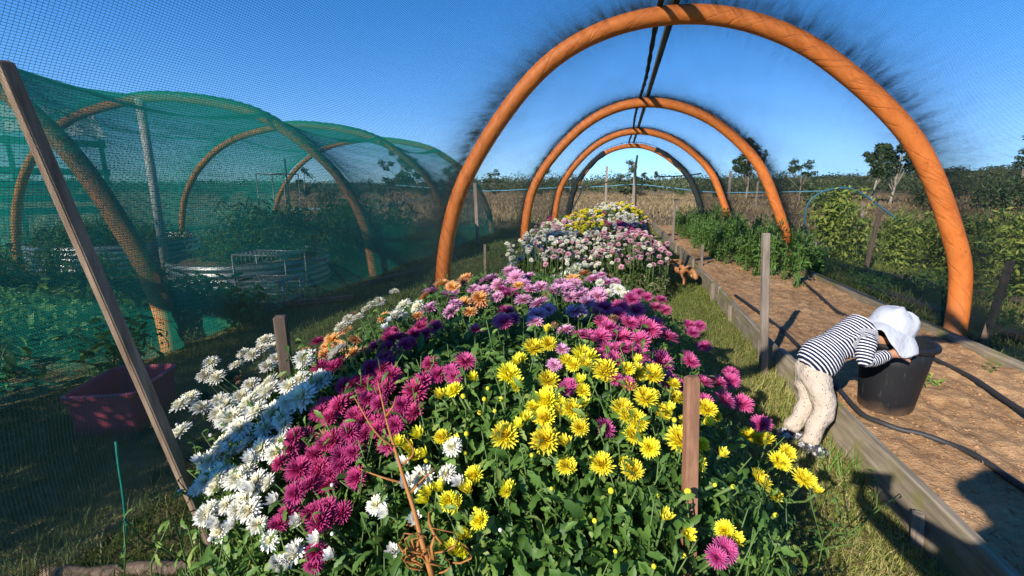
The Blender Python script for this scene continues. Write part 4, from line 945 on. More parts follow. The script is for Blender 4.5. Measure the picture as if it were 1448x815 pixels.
# corrugated round beds
def ring_bed(cx_, cy_, r, h_, lb, sx_=1.0):
    a = MB(); V = []; n = 72; rows = 22; Fc = []
    for j in range(rows+1):
        z = h_*j/rows; rr = r+.012*math.sin(z/h_*5*2*math.pi)
        for k in range(n): an = 2*math.pi*k/n; V.append((rr*sx_*math.cos(an), rr*math.sin(an), z))
    for j in range(rows):
        for k in range(n): Fc.append((j*n+k, j*n+(k+1) % n, (j+1)*n+(k+1) % n, (j+1)*n+k))
    rt = empty('raised_bed', (cx_, cy_, 0), label=lb, cat='raised bed', group='round corrugated beds')
    a.add(V, Fc, 0, True).build('metal_ring', M['tin'], rt)
    MB().lathe([(0.0, h_-.06), (r*.5, h_-.05), (r-.015, h_-.07)], 40).build('soil_fill', M['soil'], rt)
ring_bed(-4.75, 5.3, .95, .38, 'round corrugated metal raised bed behind the wire rack', 1.0)
ring_bed(-8.3, 6.3, 1.15, .40, 'round corrugated metal raised bed behind the leaning timber')
# wire rack / frames
def frame_rack(o_, w_, d_, h_, lb, bars=6, rz=0):
    rt = empty('wire_rack', o_, rz, label=lb, cat='wire rack')
    for x in (-w_/2, w_/2):
        for y in (-d_/2, d_/2): MB().tube([(x, y, 0), (x, y, h_)], .012, 6).build('leg', M['wire'], rt)
    a = MB()
    for z in (h_, h_*.3):
        a.tube([(-w_/2, -d_/2, z), (w_/2, -d_/2, z)], .011, 6).tube([(-w_/2, d_/2, z), (w_/2, d_/2, z)], .011, 6).tube([(-w_/2, -d_/2, z), (-w_/2, d_/2, z)], .011, 6).tube([(w_/2, -d_/2, z), (w_/2, d_/2, z)], .011, 6)
    a.build('rail', M['wire'], rt)
    b = MB()
    for k in range(1, bars*2): x = -w_/2+w_*k/(bars*2); b.tube([(x, -d_/2, h_), (x, d_/2, h_)], .004, 4); b.tube([(x, -d_/2, h_), (x, -d_/2, h_*.72)], .003, 4)
    for k in range(1, bars): y = -d_/2+d_*k/bars; b.tube([(-w_/2, y, h_), (w_/2, y, h_)], .004, 4)
    b.build('mesh_panel', M['wire'], rt)
frame_rack((-3.85, 4.55, 0), .62, .4, .52, 'low wire rack standing before the round metal bed', rz=.1)
frame_rack((-3.6, 4.2, 0), .5, .35, .30, 'smaller wire frame standing just in front of the taller rack', 5, rz=.15)
frame_rack((-7.6, 9.5, 0), .7, .5, 1.55, 'tall far wire frame inside the green tunnel', 4)
# white pole
post('support_pole', (-7.03, 6.0, 0), (-7.03, 6.0, 2.56), .1, .1, 'pvc', 'x', 'pole'); po = bpy.data.objects['support_pole']; bpy.data.objects.remove(po)
o = MB().tube([(0, 0, 0), (0.01, 0, 1.3), (0, 0, 2.55)], .062, 14).build('support_pole', M['pvc'], label='white vertical pipe propping up the green net', cat='pole'); o.location = (-7.03, 6.0, 0)
# pale roofed shed with green rails, far left
rt = empty('garden_shed', (-14.9, 8.0, 0), R(60), label='pale roofed open shed with green rails at the far left', cat='shed')
b = MB(); V = []; Fc = []
for i in range(41):
    x = -2.6+5.2*i/40; z = 2.45+.03*math.sin(i*1.57*1.0)
    V += [(x, -1.3, z), (x, .2, z+.75), (x, .2, z+.78), (x, -1.3, z+.03)]
for i in range(40):
    a0 = i*4; a1 = a0+4; Fc += [(a0, a1, a1+1, a0+1), (a0+3, a0+2, a1+2, a1+3), (a0, a0+3, a1+3, a1)]
b.add(V, Fc).build('roof', M['wpanel'], rt)
for x in (-2.5, -.9, .9, 2.5): MB().box((x, -1.2, 1.2), (.09, .09, 2.4)).build('post', M['gpaint'], rt)
for z in (.7, 1.0, 1.32, 1.62, 2.3): MB().box((0, -1.12, z), (5.2, .04, .16)).build('rail', M['gpaint'], rt)
# unseen shrubs added to shade the grass left of the flower bed
pr = [leafy_plant('added_shade_shrub', 1.75, .55, 1500, M['leafV'], .12, nst=12, seed=300+s) for s in range(2)]
spread(pr, [(-3.2, -.65, .95), (-3.9, -.6, 1.08), (-4.5, -.7, 1.1), (-5.2, -.5, .9), (-6.2, -.4, .9), (-3.9, -1.5, .85)], 'dense leafy shrub added outside the frame to shade the grass', 'shrub', 'shrubs added beyond the frame for shade')
# far-left green shade curtain frame rails? low dark boards on grass
for (a_, b_, lb) in [(gp(590, 388), gp(520, 405), 'dark timber lying on the grass at the hoop foot in the green tunnel'), (gp(250, 452), gp(500, 425), 'thin pale edging strip lying in the grass of the green tunnel')]:
    o = MB().bar(Vector((0, 0, .04)), b_-a_+Vector((0, 0, .04)), .07, .05, bev=.004).build('ground_timber', M['wood_dark'], label=lb, cat='timber'); o.location = a_
# pink tub
rt = empty('plastic_tub', (-2.60, 1.87, 0), R(22), label='pink red rectangular plastic tub on the shaded grass behind the net', cat='tub')
def rrect(w_, d_, r_, z, n=5):
    P = []
    for cx_, cy_, a0 in ((w_/2-r_, d_/2-r_, 0), (-w_/2+r_, d_/2-r_, 90), (-w_/2+r_, -d_/2+r_, 180), (w_/2-r_, -d_/2+r_, 270)):
        for k in range(n): a = R(a0+90*k/(n-1)); P.append((cx_+r_*math.cos(a), cy_+r_*math.sin(a), z))
    return P
def loft(rings, m_=0):
    V = [p for r_ in rings for p in r_]; n = len(rings[0]); Fc = [(i*n+k, i*n+(k+1) % n, (i+1)*n+(k+1) % n, (i+1)*n+k) for i in range(len(rings)-1) for k in range(n)]
    return V, Fc, n
V, Fc, n = loft([rrect(.27, .35, .03, .0), rrect(.29, .37, .035, .215), rrect(.28, .36, .03, .215), rrect(.26, .34, .03, .012)]); Fc.append(tuple(range(n))[::-1]); Fc.append(tuple(range(3*n, 4*n)))
MB().add(V, Fc).build('tub_body', M['pinkp'], rt)
V, Fc, n = loft([rrect(.29, .37, .035, .205), rrect(.315, .395, .045, .200), rrect(.32, .40, .05, .222), rrect(.29, .37, .035, .228), rrect(.282, .362, .03, .212)])
MB().add(V, Fc).build('rim', M['pinkp'], rt)
rt.scale = (1.12, 1.12, 1.0)

# ---------------------------------------------------------------- bucket
rt = empty('bucket', (1.445, 2.70, .095), label='large black plastic bucket standing on the soil bed before the child', cat='bucket')
rt.rotation_euler = (R(-1), R(1.5), 0); rt.scale = (.88, .88, 1.10)
MB().lathe([(0, .0), (.128, .0), (.134, .006), (.150, .12), (.168, .24), (.181, .335), (.177, .335), (.163, .235), (.130, .02), (0, .012)], 48).build('bucket_body', M['blackD'], rt)
MB().lathe([(.180, .325), (.190, .318), (.199, .324), (.201, .338), (.195, .347), (.182, .346), (.176, .336)], 48).build('rim', M['black'], rt)

# ---------------------------------------------------------------- figures
def skin_mesh(name, verts, edges, radii, root=0, sub=2):
    me = bpy.data.meshes.new(name+'_cage'); me.from_pydata([tuple(v) for v in verts], edges, [])
    o = bpy.data.objects.new(name+'_cage', me); link(o)
    md = o.modifiers.new('s', 'SKIN'); md.use_smooth_shade = True; md.branch_smoothing = .6
    for i, v in enumerate(me.skin_vertices[0].data):
        r_ = radii[i]; v.radius = r_ if isinstance(r_, tuple) else (r_, r_); v.use_root = (i == root)
    sb = o.modifiers.new('u', 'SUBSURF'); sb.levels = sub; sb.render_levels = sub
    bpy.context.view_layer.update(); dg = bpy.context.evaluated_depsgraph_get()
    m2 = bpy.data.meshes.new_from_object(o.evaluated_get(dg)); m2.name = name
    bpy.data.objects.remove(o); bpy.data.meshes.remove(me)
    for p in m2.polygons: p.use_smooth = True
    return m2
def mesh_verts(me):
    a = np.empty(len(me.vertices)*3, 'f'); me.vertices.foreach_get('co', a); return a.reshape(-1, 3)
def stripe_attr(me, bones, period):
    """store distance along the nearest bone, for stripes that run round body and sleeves"""
    V = mesh_verts(me); best = np.full(len(V), 9e9); val = np.zeros(len(V))
    for a, b, s0, rad in bones:
        a, b = np.array(a), np.array(b); d = b-a; L = np.linalg.norm(d); t = np.clip(((V-a)@d)/L**2, 0, 1)
        dist = np.linalg.norm(V-(a+t[:, None]*d), axis=1)/rad; tt = ((V-a)@d)/L
        k = dist < best; best[k] = dist[k]; val[k] = s0+tt[k]
    me.attributes.new('along', 'FLOAT', 'POINT').data.foreach_set('value', (val/period).astype('f'))
m, T = mat('striped_jersey'); al = T.attr('along'); nz = T.noise(T.obj(), 14, 3)
fr = T.math('FRACT', T.math('ADD', al, T.math('MULTIPLY', nz, .25))); st_ = T.math('GREATER_THAN', fr, .65)
T.out(T.pbr(T.mix(st_, (.012, .018, .055), (.78, .78, .80)), .85, T.bump(T.noise(T.obj(), 26, 4), .5, .02), spec=.1)); M['jersey'] = m
m, T = mat('speckled_trousers'); v = T.n('TexVoronoi', i_Vector=T.obj(), i_Scale=62.0); dot = T.math('LESS_THAN', v.outputs['Distance'], .17)
wn = T.noise(T.obj(), 16, 4)
T.out(T.pbr(T.mix(dot, (.45, .385, .32), (.07, .06, .06)), .9, T.bump(wn, .9, .03), spec=.08)); M['trousers'] = m
m, T = mat('white_cotton'); wn = T.noise(T.obj(), 13, 5, .6); T.out(T.pbr((.42, .45, .51), .85, T.bump(wn, .8, .02), spec=.1)); M['hat'] = m
M['hair'] = plain_mat('dark_brown_hair', (.035, .018, .010), .6, scale=80)
m, T = mat('patterned_boot'); nz = T.noise(T.obj(), 42, 2, .5); T.out(T.pbr(T.ramp(nz, [(.44, (.03, .03, .04)), (.5, (.10, .10, .13)), (.56, (.5, .5, .52))]), .6, spec=.2)); M['shoe'] = m; M['pinkdot'] = plain_mat('shoe_strap_pink', (.55, .12, .2), .6)

ch = empty('person', (.95, 2.36, 0), label='toddler in striped navy jersey and white sun hat bending over the black bucket', cat='toddler'); CB = Vector(ch.location)
def addp(name, me, mt, **kw):
    me.transform(Matrix.Translation(-CB)); 
    for mm in (mt if isinstance(mt, list) else [mt]): me.materials.append(mm)
    o = bpy.data.objects.new(name, me); link(o, ch); return tag(o, **kw)
V3 = Vector
pel = V3((.975, 2.46, .375)); wst = V3((1.035, 2.48, .445)); chs = V3((1.13, 2.52, .515)); shc = V3((1.225, 2.56, .555)); nek = V3((1.29, 2.59, .555)); hed = V3((1.375, 2.63, .535))
rs_ = V3((1.205, 2.46, .535)); re_ = V3((1.165, 2.40, .435)); rw_ = V3((1.315, 2.47, .470))
ls_ = V3((1.215, 2.66, .535)); le_ = V3((1.26, 2.76, .45)); lw_ = V3((1.36, 2.84, .46))
rh = V3((.985, 2.405, .335)); rk = V3((1.03, 2.375, .20)); ra = V3((.955, 2.31, .065))
lh = V3((.965, 2.52, .335)); lk = V3((1.0, 2.475, .19)); la = V3((.918, 2.42, .07))
# body (skin): one continuous figure under the clothes
bv = [pel, wst, chs, shc, nek, rs_, re_, rw_, ls_, le_, lw_, rh, rk, ra, lh, lk, la]
be = [(0, 1), (1, 2), (2, 3), (3, 4), (3, 5), (5, 6), (6, 7), (3, 8), (8, 9), (9, 10), (0, 11), (11, 12), (12, 13), (0, 14), (14, 15), (15, 16)]
br_ = [.050, .048, .048, .042, .036, .034, .027, .020, .034, .027, .020, .05, .038, .026, .05, .038, .026]
# hands: palm + four fingers + thumb, grown from the wrist
def hand(iw, wrist, fwd, side, down, s=1.0):
    """adds palm and fingers as chains"""
    pm = wrist+fwd*.030*s; bv.append(pm); br_.append(.019*s); ip = len(bv)-1; be.append((iw, ip))
    for j, (sd, ln) in enumerate(((-.016, .9), (-.005, 1.0), (.006, .95), (.016, .8))):
        a = pm+fwd*.016*s+side*sd*s; b = a+fwd*.018*ln*s+side*sd*.25*s-down*-.004*s; c = b+fwd*.014*ln*s+down*.012*s
        for q, r_ in ((a, .0075*s), (b, .0065*s), (c, .0055*s)): bv.append(q); br_.append(r_)
        n_ = len(bv); be.extend([(ip, n_-3), (n_-3, n_-2), (n_-2, n_-1)])
    a = pm-side*.02*s-fwd*.004*s; b = a+fwd*.014*s-side*.01*s+down*.008*s; bv.extend([a, b]); br_.extend([.0075*s, .006*s]); n_ = len(bv); be.extend([(ip, n_-2), (n_-2, n_-1)])
hand(7, rw_, V3((.93, .28, .02)).normalized(), V3((-.05, .25, .95)).normalized()*-1, V3((.25, .35, -.9)).normalized(), 1.3)
hand(10, lw_, V3((.8, -.3, .05)).normalized(), V3((0, .3, .95)).normalized()*-1, V3((.2, -.3, -.9)).normalized(), 1.12)
bm_ = skin_mesh('child_body', bv, be, br_, 0, 2)
# head with face, joined into the body mesh
def ellipsoid(c, ax, r3, nu=28, nv=20, face=None):
    q = ax.to_track_quat('Z', 'Y').to_matrix(); a = MB(); V = []; Fc = []
    for j in range(nv+1):
        th = math.pi*j/nv
        for k in range(nu):
            ph = 2*math.pi*k/nu; v = V3((math.sin(th)*math.cos(ph), math.sin(th)*math.sin(ph), math.cos(th))); rr = 1.0
            if face is not None: rr += face(v)
            V.append(c+q @ V3((v.x*r3[0]*rr, v.y*r3[1]*rr, v.z*r3[2]*rr)))
    for j in range(nv):
        for k in range(nu): Fc.append((j*nu+k, (j+1)*nu+k, (j+1)*nu+(k+1) % nu, j*nu+(k+1) % nu))
    return V, Fc
# head frame: crown points right/up, face looks down
up_h = V3((.62, .10, .72)).normalized(); fwd_h = V3((.70, .12, -.70)); fwd_h = (fwd_h-up_h*fwd_h.dot(up_h)).normalized(); side_h = up_h.cross(fwd_h)
def lump(dx, dy, dz, s, amp):
    d = V3((dx, dy, dz)).normalized()
    return lambda v: amp*math.exp(-((v-d).length/s)**2)
Lm = [lump(1, 0, -.18, .16, .16), lump(1, .34, .06, .16, -.06), lump(1, -.34, .06, .16, -.06), lump(1, 0, -.55, .22, .04), lump(1, .12, -.46, .1, .03), lump(.9, .5, -.35, .35, .05), lump(.9, -.5, -.35, .35, .05), lump(.8, 0, -.85, .25, .05)]
hq = Matrix((fwd_h, side_h, up_h)).transposed()
V = []; Fc = []; nu, nv = 40, 28
for j in range(nv+1):
    th = math.pi*j/nv
    for k in range(nu):
        ph = 2*math.pi*k/nu; v = V3((math.sin(th)*math.cos(ph), math.sin(th)*math.sin(ph), math.cos(th))); rr = 1+sum(f(v) for f in Lm)
        V.append(hed+hq @ V3((v.x*.078*rr, v.y*.068*rr, v.z*.086*rr)))
for j in range(nv):
    for k in range(nu): Fc.append((j*nu+k, (j+1)*nu+k, (j+1)*nu+(k+1) % nu, j*nu+(k+1) % nu))
hb = MB().add(V, Fc, 0, True)
for sgn in (1, -1):
    for k in range(1):
        c = hed+side_h*sgn*.067-fwd_h*.002-up_h*.006
        Ve, Fe = ellipsoid(c, side_h, (.016, .010, .022), 12, 8); hb.add(Ve, Fe, 0, True)
hm = hb.mesh('hd', []) if False else None
bmx = bmesh.new(); bmx.from_mesh(bm_); tmp = bpy.data.meshes.new('tmph'); tmp.from_pydata(hb.V, [], hb.F); bmx.from_mesh(tmp); bmx.to_mesh(bm_); bmx.free()
for p in bm_.polygons: p.use_smooth = True
body = addp('body', bm_, M['skin'])
ey = MB()
for sgn in (1, -1):
    c = hed+fwd_h*.070+side_h*sgn*.026+up_h*.006; Ve, Fe = ellipsoid(c, fwd_h, (.009, .007, .004), 10, 6); ey.add(Ve, Fe, 0, True)
addp('eye', ey.mesh('eye', []), M['hair'])
# hair cap showing below the hat
V = []; Fc = []; nu, nv = 36, 16
for j in range(nv+1):
    th = math.pi*.66*j/nv
    for k in range(nu):
        ph = 2*math.pi*k/nu; v = V3((math.sin(th)*math.cos(ph), math.sin(th)*math.sin(ph), math.cos(th)))
        back = .5-.5*math.cos(ph); th2 = th*(.70+.42*back); v = V3((math.sin(th2)*math.cos(ph), math.sin(th2)*math.sin(ph), math.cos(th2)))
        V.append(hed+hq @ V3((v.x*.083, v.y*.0725, v.z*.091))*(1+.015*math.sin(ph*13+j)))
for j in range(nv):
    for k in range(nu): Fc.append((j*nu+k, (j+1)*nu+k, (j+1)*nu+(k+1) % nu, j*nu+(k+1) % nu))
addp('hair', MB().add(V, Fc, 0, True).mesh('hair', []), M['hair'])
# sun hat: crown, and drooping wavy brim
hat_ax = V3((.42, .06, .9)).normalized(); hat_c = V3((1.362, 2.60, .566)); q = hat_ax.to_track_quat('Z', 'Y').to_matrix()
def hatgeo(prof, wav):
    V = []; Fc = []; n = 60
    for i, (r_, z) in enumerate(prof):
        for k in range(n):
            a = 2*math.pi*k/n; wv = wav[i]; r2 = r_*(1+.02*math.sin(a*7+i*.4)*wv); z2 = z+wv*(.014*math.sin(a*3+1.0)+.010*math.sin(a*5+2.1)+.005*math.sin(a*9))
            V.append(hat_c+q @ V3((r2*math.cos(a), r2*math.sin(a), z2)))
    for i in range(len(prof)-1):
        for k in range(n): Fc.append((i*n+k, i*n+(k+1) % n, (i+1)*n+(k+1) % n, (i+1)*n+k))
    return V, Fc
pr1 = [(.001, .100), (.035, .102), (.066, .092), (.087, .072), (.098, .045), (.100, .012), (.101, -.004)]
V, Fc = hatgeo(pr1, [.2, .4, .6, .5, .4, .3, .2]); hatm = addp('hat', MB().add(V, Fc, 0, True).mesh('hat', []), M['hat'])
pr2 = [(.1015, -.002), (.118, -.020), (.135, -.042), (.148, -.066), (.152, -.075), (.149, -.077), (.132, -.047), (.100, -.008)]
V, Fc = hatgeo(pr2, [.2, .6, 1, 1.4, 1.5, 1.5, 1, .3]); me = MB().add(V, Fc, 0, True).mesh('brim', []); me.transform(Matrix.Translation(-CB)); me.materials.append(M['hat'])
o = bpy.data.objects.new('brim', me); link(o, hatm)
# jersey
jv = [V3((.968, 2.458, .345)), wst+V3((-.005, 0, .008)), chs, shc, V3((1.262, 2.58, .56)), rs_, re_, rw_-V3((.012, .004, 0)), ls_, le_, lw_]
je = [(0, 1), (1, 2), (2, 3), (3, 4), (3, 5), (5, 6), (6, 7), (3, 8), (8, 9), (9, 10)]
jr = [.106, .106, .100, .080, .050, .050, .040, .029, .050, .040, .029]
jm = skin_mesh('jersey', jv, je, jr, 2, 2)
stripe_attr(jm, [(jv[0], jv[3], 0, 1.0), (rs_, re_, .013, .5), (re_, rw_, .06, .45), (ls_, le_, 0, .5), (le_, lw_, .1, .45)], .0145)
tx = bpy.data.textures.new('wrinkle', 'CLOUDS'); tx.noise_scale = .05
def wrinkle(me, amp, sc_, seed):
    V = mesh_verts(me); nr = np.empty(len(V)*3, 'f'); me.vertices.foreach_get('normal', nr); nr = nr.reshape(-1, 3)
    f = vnoise(V[:, 0]+V[:, 2]*.6, V[:, 1]+V[:, 2], sc_, seed)*amp; V = V+nr*f[:, None]; me.vertices.foreach_set('co', V.astype('f').ravel()); me.update()
wrinkle(jm, .0022, 42, 4); addp('jersey', jm, M['jersey'])
# trousers
tv_ = [V3((1.02, 2.47, .425)), V3((.975, 2.46, .355)), rh, rk, ra+V3((0, 0, .01)), lh, lk, la+V3((0, 0, .01)), V3((.948, 2.298, .038)), V3((.898, 2.42, .04))]
te_ = [(0, 1), (1, 2), (2, 3), (3, 4), (1, 5), (5, 6), (6, 7), (4, 8), (7, 9)]
tm = skin_mesh('trousers', tv_, te_, [.098, .094, .072, .054, .040, .072, .052, .040, .042, .042], 1, 2); wrinkle(tm, .0035, 34, 8); addp('trousers', tm, M['trousers'])
for c, yw in ((V3((.965, 2.288, .022)), -35), (V3((.905, 2.418, .022)), -10)):
    Ve, Fe = ellipsoid(c, V3((0, 0, 1)), (.066, .034, .036), 18, 10)
    rot = Matrix.Translation(c) @ Matrix.Rotation(R(yw), 4, 'Z') @ Matrix.Translation(-c)
    s_ = MB().add([rot @ v for v in Ve], Fe, 0, True); so_ = addp('shoe', s_.mesh('shoe', []), M['shoe'])

# photographer, whose shadow falls on the bed
ph = empty('person', (.33, -.37, 0), label='photographer standing just behind the viewpoint holding up a phone', cat='photographer')
def adult():
    P = V3((.33, -.37, .0)); v = [P+V3(a) for a in [(0, 0, .78), (0, .02, .92), (0, .03, 1.06), (0, .04, 1.2), (0, .06, 1.28), (.19, .03, 1.16), (.08, .20, 1.0), (-.25, .25, 1.17), (-.19, .03, 1.16), (-.20, .10, 1.06), (-.39, .25, 1.19),
         (.09, 0, .72), (.11, .02, .42), (.11, -.02, .07), (-.09, 0, .72), (-.11, .02, .42), (-.11, -.02, .07), (.12, .14, .04), (-.12, .14, .04)]]
    e = [(0, 1), (1, 2), (2, 3), (3, 4), (3, 5), (5, 6), (6, 7), (3, 8), (8, 9), (9, 10), (0, 11), (11, 12), (12, 13), (0, 14), (14, 15), (15, 16), (13, 17), (16, 18)]
    r_ = [.15, .14, .15, .12, .055, .07, .05, .032, .07, .05, .032, .09, .06, .045, .09, .06, .045, .035, .035]
    for s_, iw in ((1, 7), (-1, 10)):
        w_ = v[iw]; c = w_+V3((-.01*s_, .035, .02)); v.append(c); r_.append(.024); ic = len(v)-1; e.append((iw, ic))
        for j in range(4):
            a = c+V3((-.015*s_, .015+.0*j, .03-.02*j)); b = a+V3((-.03*s_, .012, 0)); v.extend([a, b]); r_.extend([.009, .008]); e.extend([(ic, len(v)-2), (len(v)-2, len(v)-1)])
    return v, e, r_
v, e, r_ = adult(); am = skin_mesh('adult', v, e, r_, 0, 2); am.transform(Matrix.Translation(-V3(ph.location)))
Ve, Fe = ellipsoid(V3((0, .09, 1.345)), V3((0, 0, 1)), (.078, .095, .11), 24, 18, lambda v: .08*math.exp(-((v-V3((0, 1, -.1))).length/.2)**2))
bmx = bmesh.new(); bmx.from_mesh(am); tmp = bpy.data.meshes.new('tmpa'); tmp.from_pydata([tuple(q) for q in Ve], [], Fe); bmx.from_mesh(tmp); bmx.to_mesh(am); bmx.free()
for p in am.polygons: p.use_smooth = True
am.materials.append(plain_mat('grey_clothing', (.12, .14, .18), .9)); o = bpy.data.objects.new('body', am); link(o, ph)
ht = MB().lathe([(0, 1.47), (.07, 1.465), (.10, 1.42), (.105, 1.39), (.15, 1.37), (.145, 1.363), (.10, 1.38)], 24, c=(0, .07, 0)).build('sun_hat', M['wood_tan'], ph)
po = MB().box((0, 0, 0), (.155, .009, .075), bev=.003).build('phone', M['black'], label='phone held up by the photographer behind the viewpoint', cat='phone'); po.location = (0, -.055, H)

# ---------------------------------------------------------------- small dog
dg_ = empty('dog', (.80, 6.30, 0), label='small tan brown dog sniffing the grass beside the board', cat='dog')
dv = [V3(a) for a in [(-.16, .02, .235), (-.06, .01, .24), (.06, 0, .225), (.12, -.02, .215), (.165, -.05, .175), (.20, -.075, .13), (-.20, .02, .24), (-.27, .03, .19),
      (.075, -.05, .14), (.085, -.055, .07), (.08, -.05, .012), (.08, .05, .14), (.09, .055, .07), (.085, .05, .012),
      (-.15, -.045, .15), (-.185, -.05, .085), (-.17, -.05, .012), (-.15, .06, .15), (-.185, .065, .085), (-.17, .065, .012), (.215, -.085, .095), (.09, -.065, .008), (.10, .035, .008)]]
de = [(0, 1), (1, 2), (2, 3), (3, 4), (4, 5), (0, 6), (6, 7), (2, 8), (8, 9), (9, 10), (2, 11), (11, 12), (12, 13), (0, 14), (14, 15), (15, 16), (0, 17), (17, 18), (18, 19), (5, 20)]
dv = dv[:21]
m_d, T = mat('tan_fur'); nz = T.noise(T.obj(), 9, 3); n2 = T.noise(T.obj((60, 60, 20)), 3, 4)
T.out(T.pbr(T.ramp(nz, [(.35, (.10, .04, .018)), (.52, (.40, .18, .075)), (.7, (.55, .30, .15))]), .9, T.bump(n2, .6, .01), spec=.1))
dm = skin_mesh('dog', dv, de, [.072, .07, .078, .058, .045, .043, .022, .012, .034, .020, .017, .034, .020, .017, .040, .022, .017, .040, .022, .017, .022], 1, 2); dm.materials.append(m_d)
o = bpy.data.objects.new('body', dm); link(o, dg_)
for s in (-1, 1):
    c = V3((.165+.02*s, -.06+.035*s, .17)); MB().add([c, c+V3((.025, -.012+.02*s, .0)), c+V3((.03, -.01+.03*s, -.045)), c+V3((.0, .0+.03*s, -.02)), c+V3((.012, .012*s, .012))], [(0, 1, 4), (0, 1, 2, 3), (0, 3, 4), (4, 1, 2, 3)]).build('ear', m_d, dg_)
dg_.rotation_euler = (0, 0, R(-12)); dg_.scale = (1.1, 1.1, 1.1)

# ---------------------------------------------------------------- trees and woodland
def tree(name, x, y, h, cr_, clumps, nleaf, lsize, label, group=None, mt='leafT', bark='bark', crown_lo=.35, seed=0, trunk_r=None, flat=1.0):
    rs = np.random.RandomState(seed); rt = empty(name, (x, y, 0), label=label, cat='tree', group=group)
    tr_ = MB(); tr = trunk_r or h*.022; lean = rs.randn(2)*.04*h
    top = Vector((lean[0], lean[1], h*.82)); pts = catmull([Vector((0, 0, -.1)), Vector((lean[0]*.3+rs.randn()*.02*h, lean[1]*.3, h*.35)), top], 5); tr_.tube(pts, [tr*(1-.75*k/10) for k in range(11)], 8)
    C = []; clumps = int(clumps*2.2)
    for k in range(clumps):
        t = crown_lo+(1-crown_lo)*rs.rand(); a = rs.rand()*6.28; prof = math.sin(math.pi*min(1, max(.08, (t-crown_lo)/(1-crown_lo)*.9+.1)))**.7
        q = cr_*prof*math.sqrt(rs.rand()); c = Vector((lean[0]*t+q*math.cos(a), lean[1]*t+q*math.sin(a), h*t*.97)); C.append((c, cr_*(.13+.20*rs.rand())))
        if k % 2 == 0:
            s = pts[min(9, int(t*.7*10))]; tr_.tube([s, s.lerp(c, .5)+Vector((0, 0, .03*h)), c], [tr*.4, tr*.25, tr*.1], 5)
    tr_.build('trunk', M[bark], rt)
    n = nleaf; ci = rs.randint(0, clumps, n); cc = np.array([list(c) for c, _ in C])[ci]; rr = np.array([r_ for _, r_ in C])[ci]
    d = rs.randn(n, 3); d /= np.linalg.norm(d, axis=1)[:, None]; d *= (rs.rand(n)**.45)[:, None]; Ls = cc+d*rr[:, None]*np.array([1, 1, .72*flat])
    sz = lsize*(.6+.8*rs.rand(n)); Ms = frames(d+rs.randn(n, 3)*.5+np.array([0, 0, .4]), rs.rand(n)*6.28, np.stack([sz*1.6, sz, sz], 1))
    shade = rs.rand(clumps)[ci]*.3
    scatter('crown', SV, SF, Ms, Ls, M[mt], tint=np.clip(.3+shade+rs.randn(n)*.16, 0, 1), parent=rt); return rt
def at_px(px, dist): d_ = ray(px, 300); d_.z = 0; d_.normalize(); q = d_*dist; return q.x, q.y
TR = [(1053, 60, 6.6, 1.75, 16, 4200, .26, 'tall round crowned tree standing alone in the field, seen between the first and second hoops', 'bark', .42),
      (1228, 52, 4.9, 1.5, 11, 3000, .26, 'open crowned gum tree behind the leafy crop row, left of the bare white trunk', 'barkP', .5),
      (1256, 47, 4.6, 1.5, 11, 2800, .25, 'feathery gum tree with white trunk behind the leafy crop row', 'barkP', .45),
      (1128, 50, 3.9, 1.7, 12, 1800, .19, 'rounded dark tree just right of the second hoop', 'bark', .15),
      (572, 42, 4.5, 1.9, 14, 2600, .20, 'broad tree seen through the green net left of the nearest hoop', 'bark', .3),
      (700, 62, 3.6, 1.5, 11, 1500, .2, 'small dense tree seen between the first and second hoop legs', 'bark', .15),
      (433, 48, 3.0, 1.1, 9, 1100, .18, 'small tree rising above the field seen through the green net', 'bark', .2),
      (886, 66, 4.7, 2.0, 13, 2200, .22, 'leafy tree in the middle of the tunnel opening', 'bark', .12),
      (905, 70, 3.7, 2.0, 11, 1500, .22, 'low spreading tree just right of the leafy one in the tunnel opening', 'bark', .1),
      (925, 74, 3.6, .9, 8, 800, .2, 'slim pointed tree at the right of the tunnel opening', 'bark', .2),
      (765, 70, 4.4, 2.0, 12, 1700, .22, 'dark tree seen past the left leg of the second hoop', 'bark', .12),
      (805, 80, 3.9, 1.8, 10, 1300, .24, 'dark tree seen past the left leg of the third hoop', 'bark', .12),
      (1432, 95, 9.2, 2.2, 11, 1300, .34, 'open crowned tree on the skyline at the far right', 'bark', .45),
      (640, 58, 3.9, 1.8, 12, 1700, .2, 'dense tree seen through both nets just left of the nearest hoop', 'bark', .15)]
for i, (px, dist, h_, cr_, cl, nl, ls, lb, bk, lo) in enumerate(TR):
    x, y = at_px(px, dist); tree('field_tree', x, y, h_, cr_, cl, nl, ls, lb, bark=bk, crown_lo=lo, seed=100+i)
# woodland band: one mass far away
NT_ = 760; rs = np.random.RandomState(5); az = R(-66)+R(124)*rs.rand(NT_); dd = 88+130*rs.rand(NT_)**1.3
CX, CY = dd*np.sin(az), dd*np.cos(az); hh = (2.6+2.1*rs.rand(NT_))*(1+.35*(dd-88)/130)*np.where(az < -.3, .65, 1); rad = 1.9+2.4*rs.rand(NT_)
n = 110; Ls = []; U = []
d = rs.randn(NT_, n, 3); d /= np.linalg.norm(d, axis=2)[:, :, None]; d *= (rs.rand(NT_, n)**.4)[:, :, None]
gz = np.maximum(0, hillz(CX, CY)); 
L3 = np.stack([CX[:, None]+d[:, :, 0]*rad[:, None], CY[:, None]+d[:, :, 1]*rad[:, None], gz[:, None]+hh[:, None]*(.5+.5*d[:, :, 2])], 2).reshape(-1, 3)
tn = np.clip(np.repeat(rs.rand(NT_)*.7, n)+rs.randn(NT_*n)*.12+.1, 0, 1); sz = np.repeat(.30+.003*(dd-88), n)*(.7+.7*rs.rand(NT_*n))
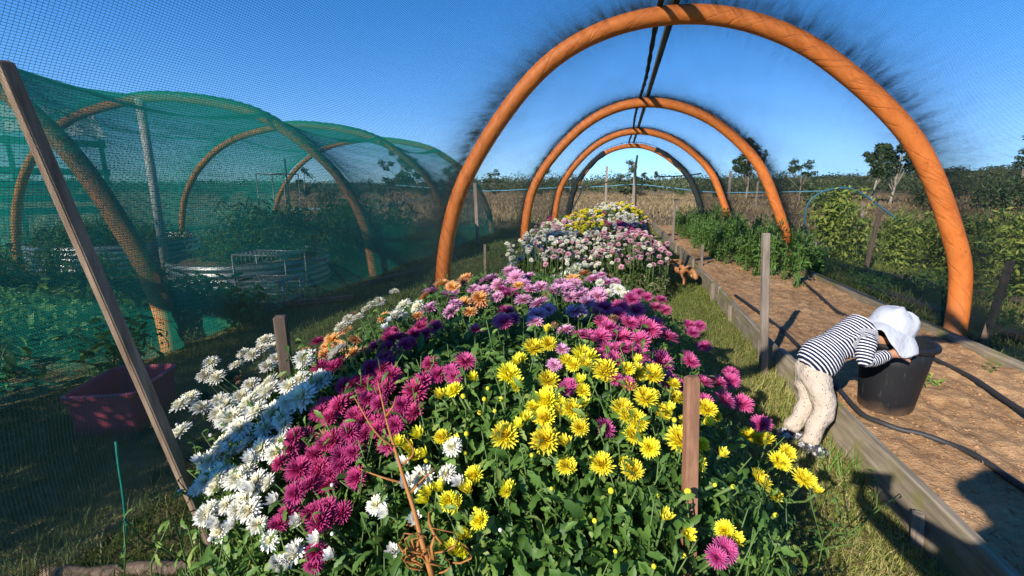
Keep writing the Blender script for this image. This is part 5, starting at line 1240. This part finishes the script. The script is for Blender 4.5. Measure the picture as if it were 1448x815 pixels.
scatter('woodland', SV, SF, frames(d.reshape(-1, 3)+rs.randn(NT_*n, 3)*.4, rs.rand(NT_*n)*6.28, np.stack([sz*2, sz*1.2, sz], 1)), L3, M['leafW'], tint=tn, tagkw=dict(kind='stuff'))
# scrub on the hill
NT_ = 1500; az = R(-66)+R(124)*rs.rand(NT_); dd = 210+360*rs.rand(NT_); CX, CY = dd*np.sin(az), dd*np.cos(az); gz = hillz(CX, CY); rad = 3.5+4*rs.rand(NT_); n = 40
d = rs.randn(NT_, n, 3); d /= np.linalg.norm(d, axis=2)[:, :, None]
L3 = np.stack([CX[:, None]+d[:, :, 0]*rad[:, None], CY[:, None]+d[:, :, 1]*rad[:, None], gz[:, None]+1.2+2.2*d[:, :, 2]*(rad[:, None]/6)], 2).reshape(-1, 3)
sz = 1.1*(.7+.7*rs.rand(NT_*n)); tn = np.clip(np.repeat(rs.rand(NT_)*.8, n)+rs.randn(NT_*n)*.1, 0, 1)
scatter('woodland', SV, SF, frames(d.reshape(-1, 3)+np.array([0, 0, .6]), rs.rand(NT_*n)*6.28, np.stack([sz*2, sz*1.3, sz], 1)), L3, M['leafW'], tint=tn, tagkw=dict(kind='stuff'))
# bushes scattered in the meadow
pr = [leafy_plant('field_bush', 1.3, .8, 420, M['leafT'], .2, nst=8, seed=200+s) for s in range(3)]
sp = []
for px, dist, s in [(470, 45, 1.2), (505, 50, 1.1), (455, 38, .8), (540, 60, 1.3), (600, 70, 1.3), (960, 70, 1.3), (985, 60, 1.1), (1010, 66, 1.2), (1150, 36, 1.2), (1165, 30, .9), (1190, 55, 1.4), (1300, 40, 1.2), (1330, 34, 1.2), (1385, 40, 1.5), (1420, 36, 1.4), (1448, 42, 1.6), (320, 50, 1.3), (360, 44, 1.1)]:
    x, y = at_px(px, dist); sp.append((x, y, s))
FBL = ['bush in the field seen through the green net', 'bush in the field beyond the black tunnel']
spread(pr, sp, None, 'bush', 'scattered bushes in the field', labels=['low dark bush in the dry field seen through the green net' if q[0] < -4 else 'low dark bush in the dry field beyond the black net tunnel' for q in sp])
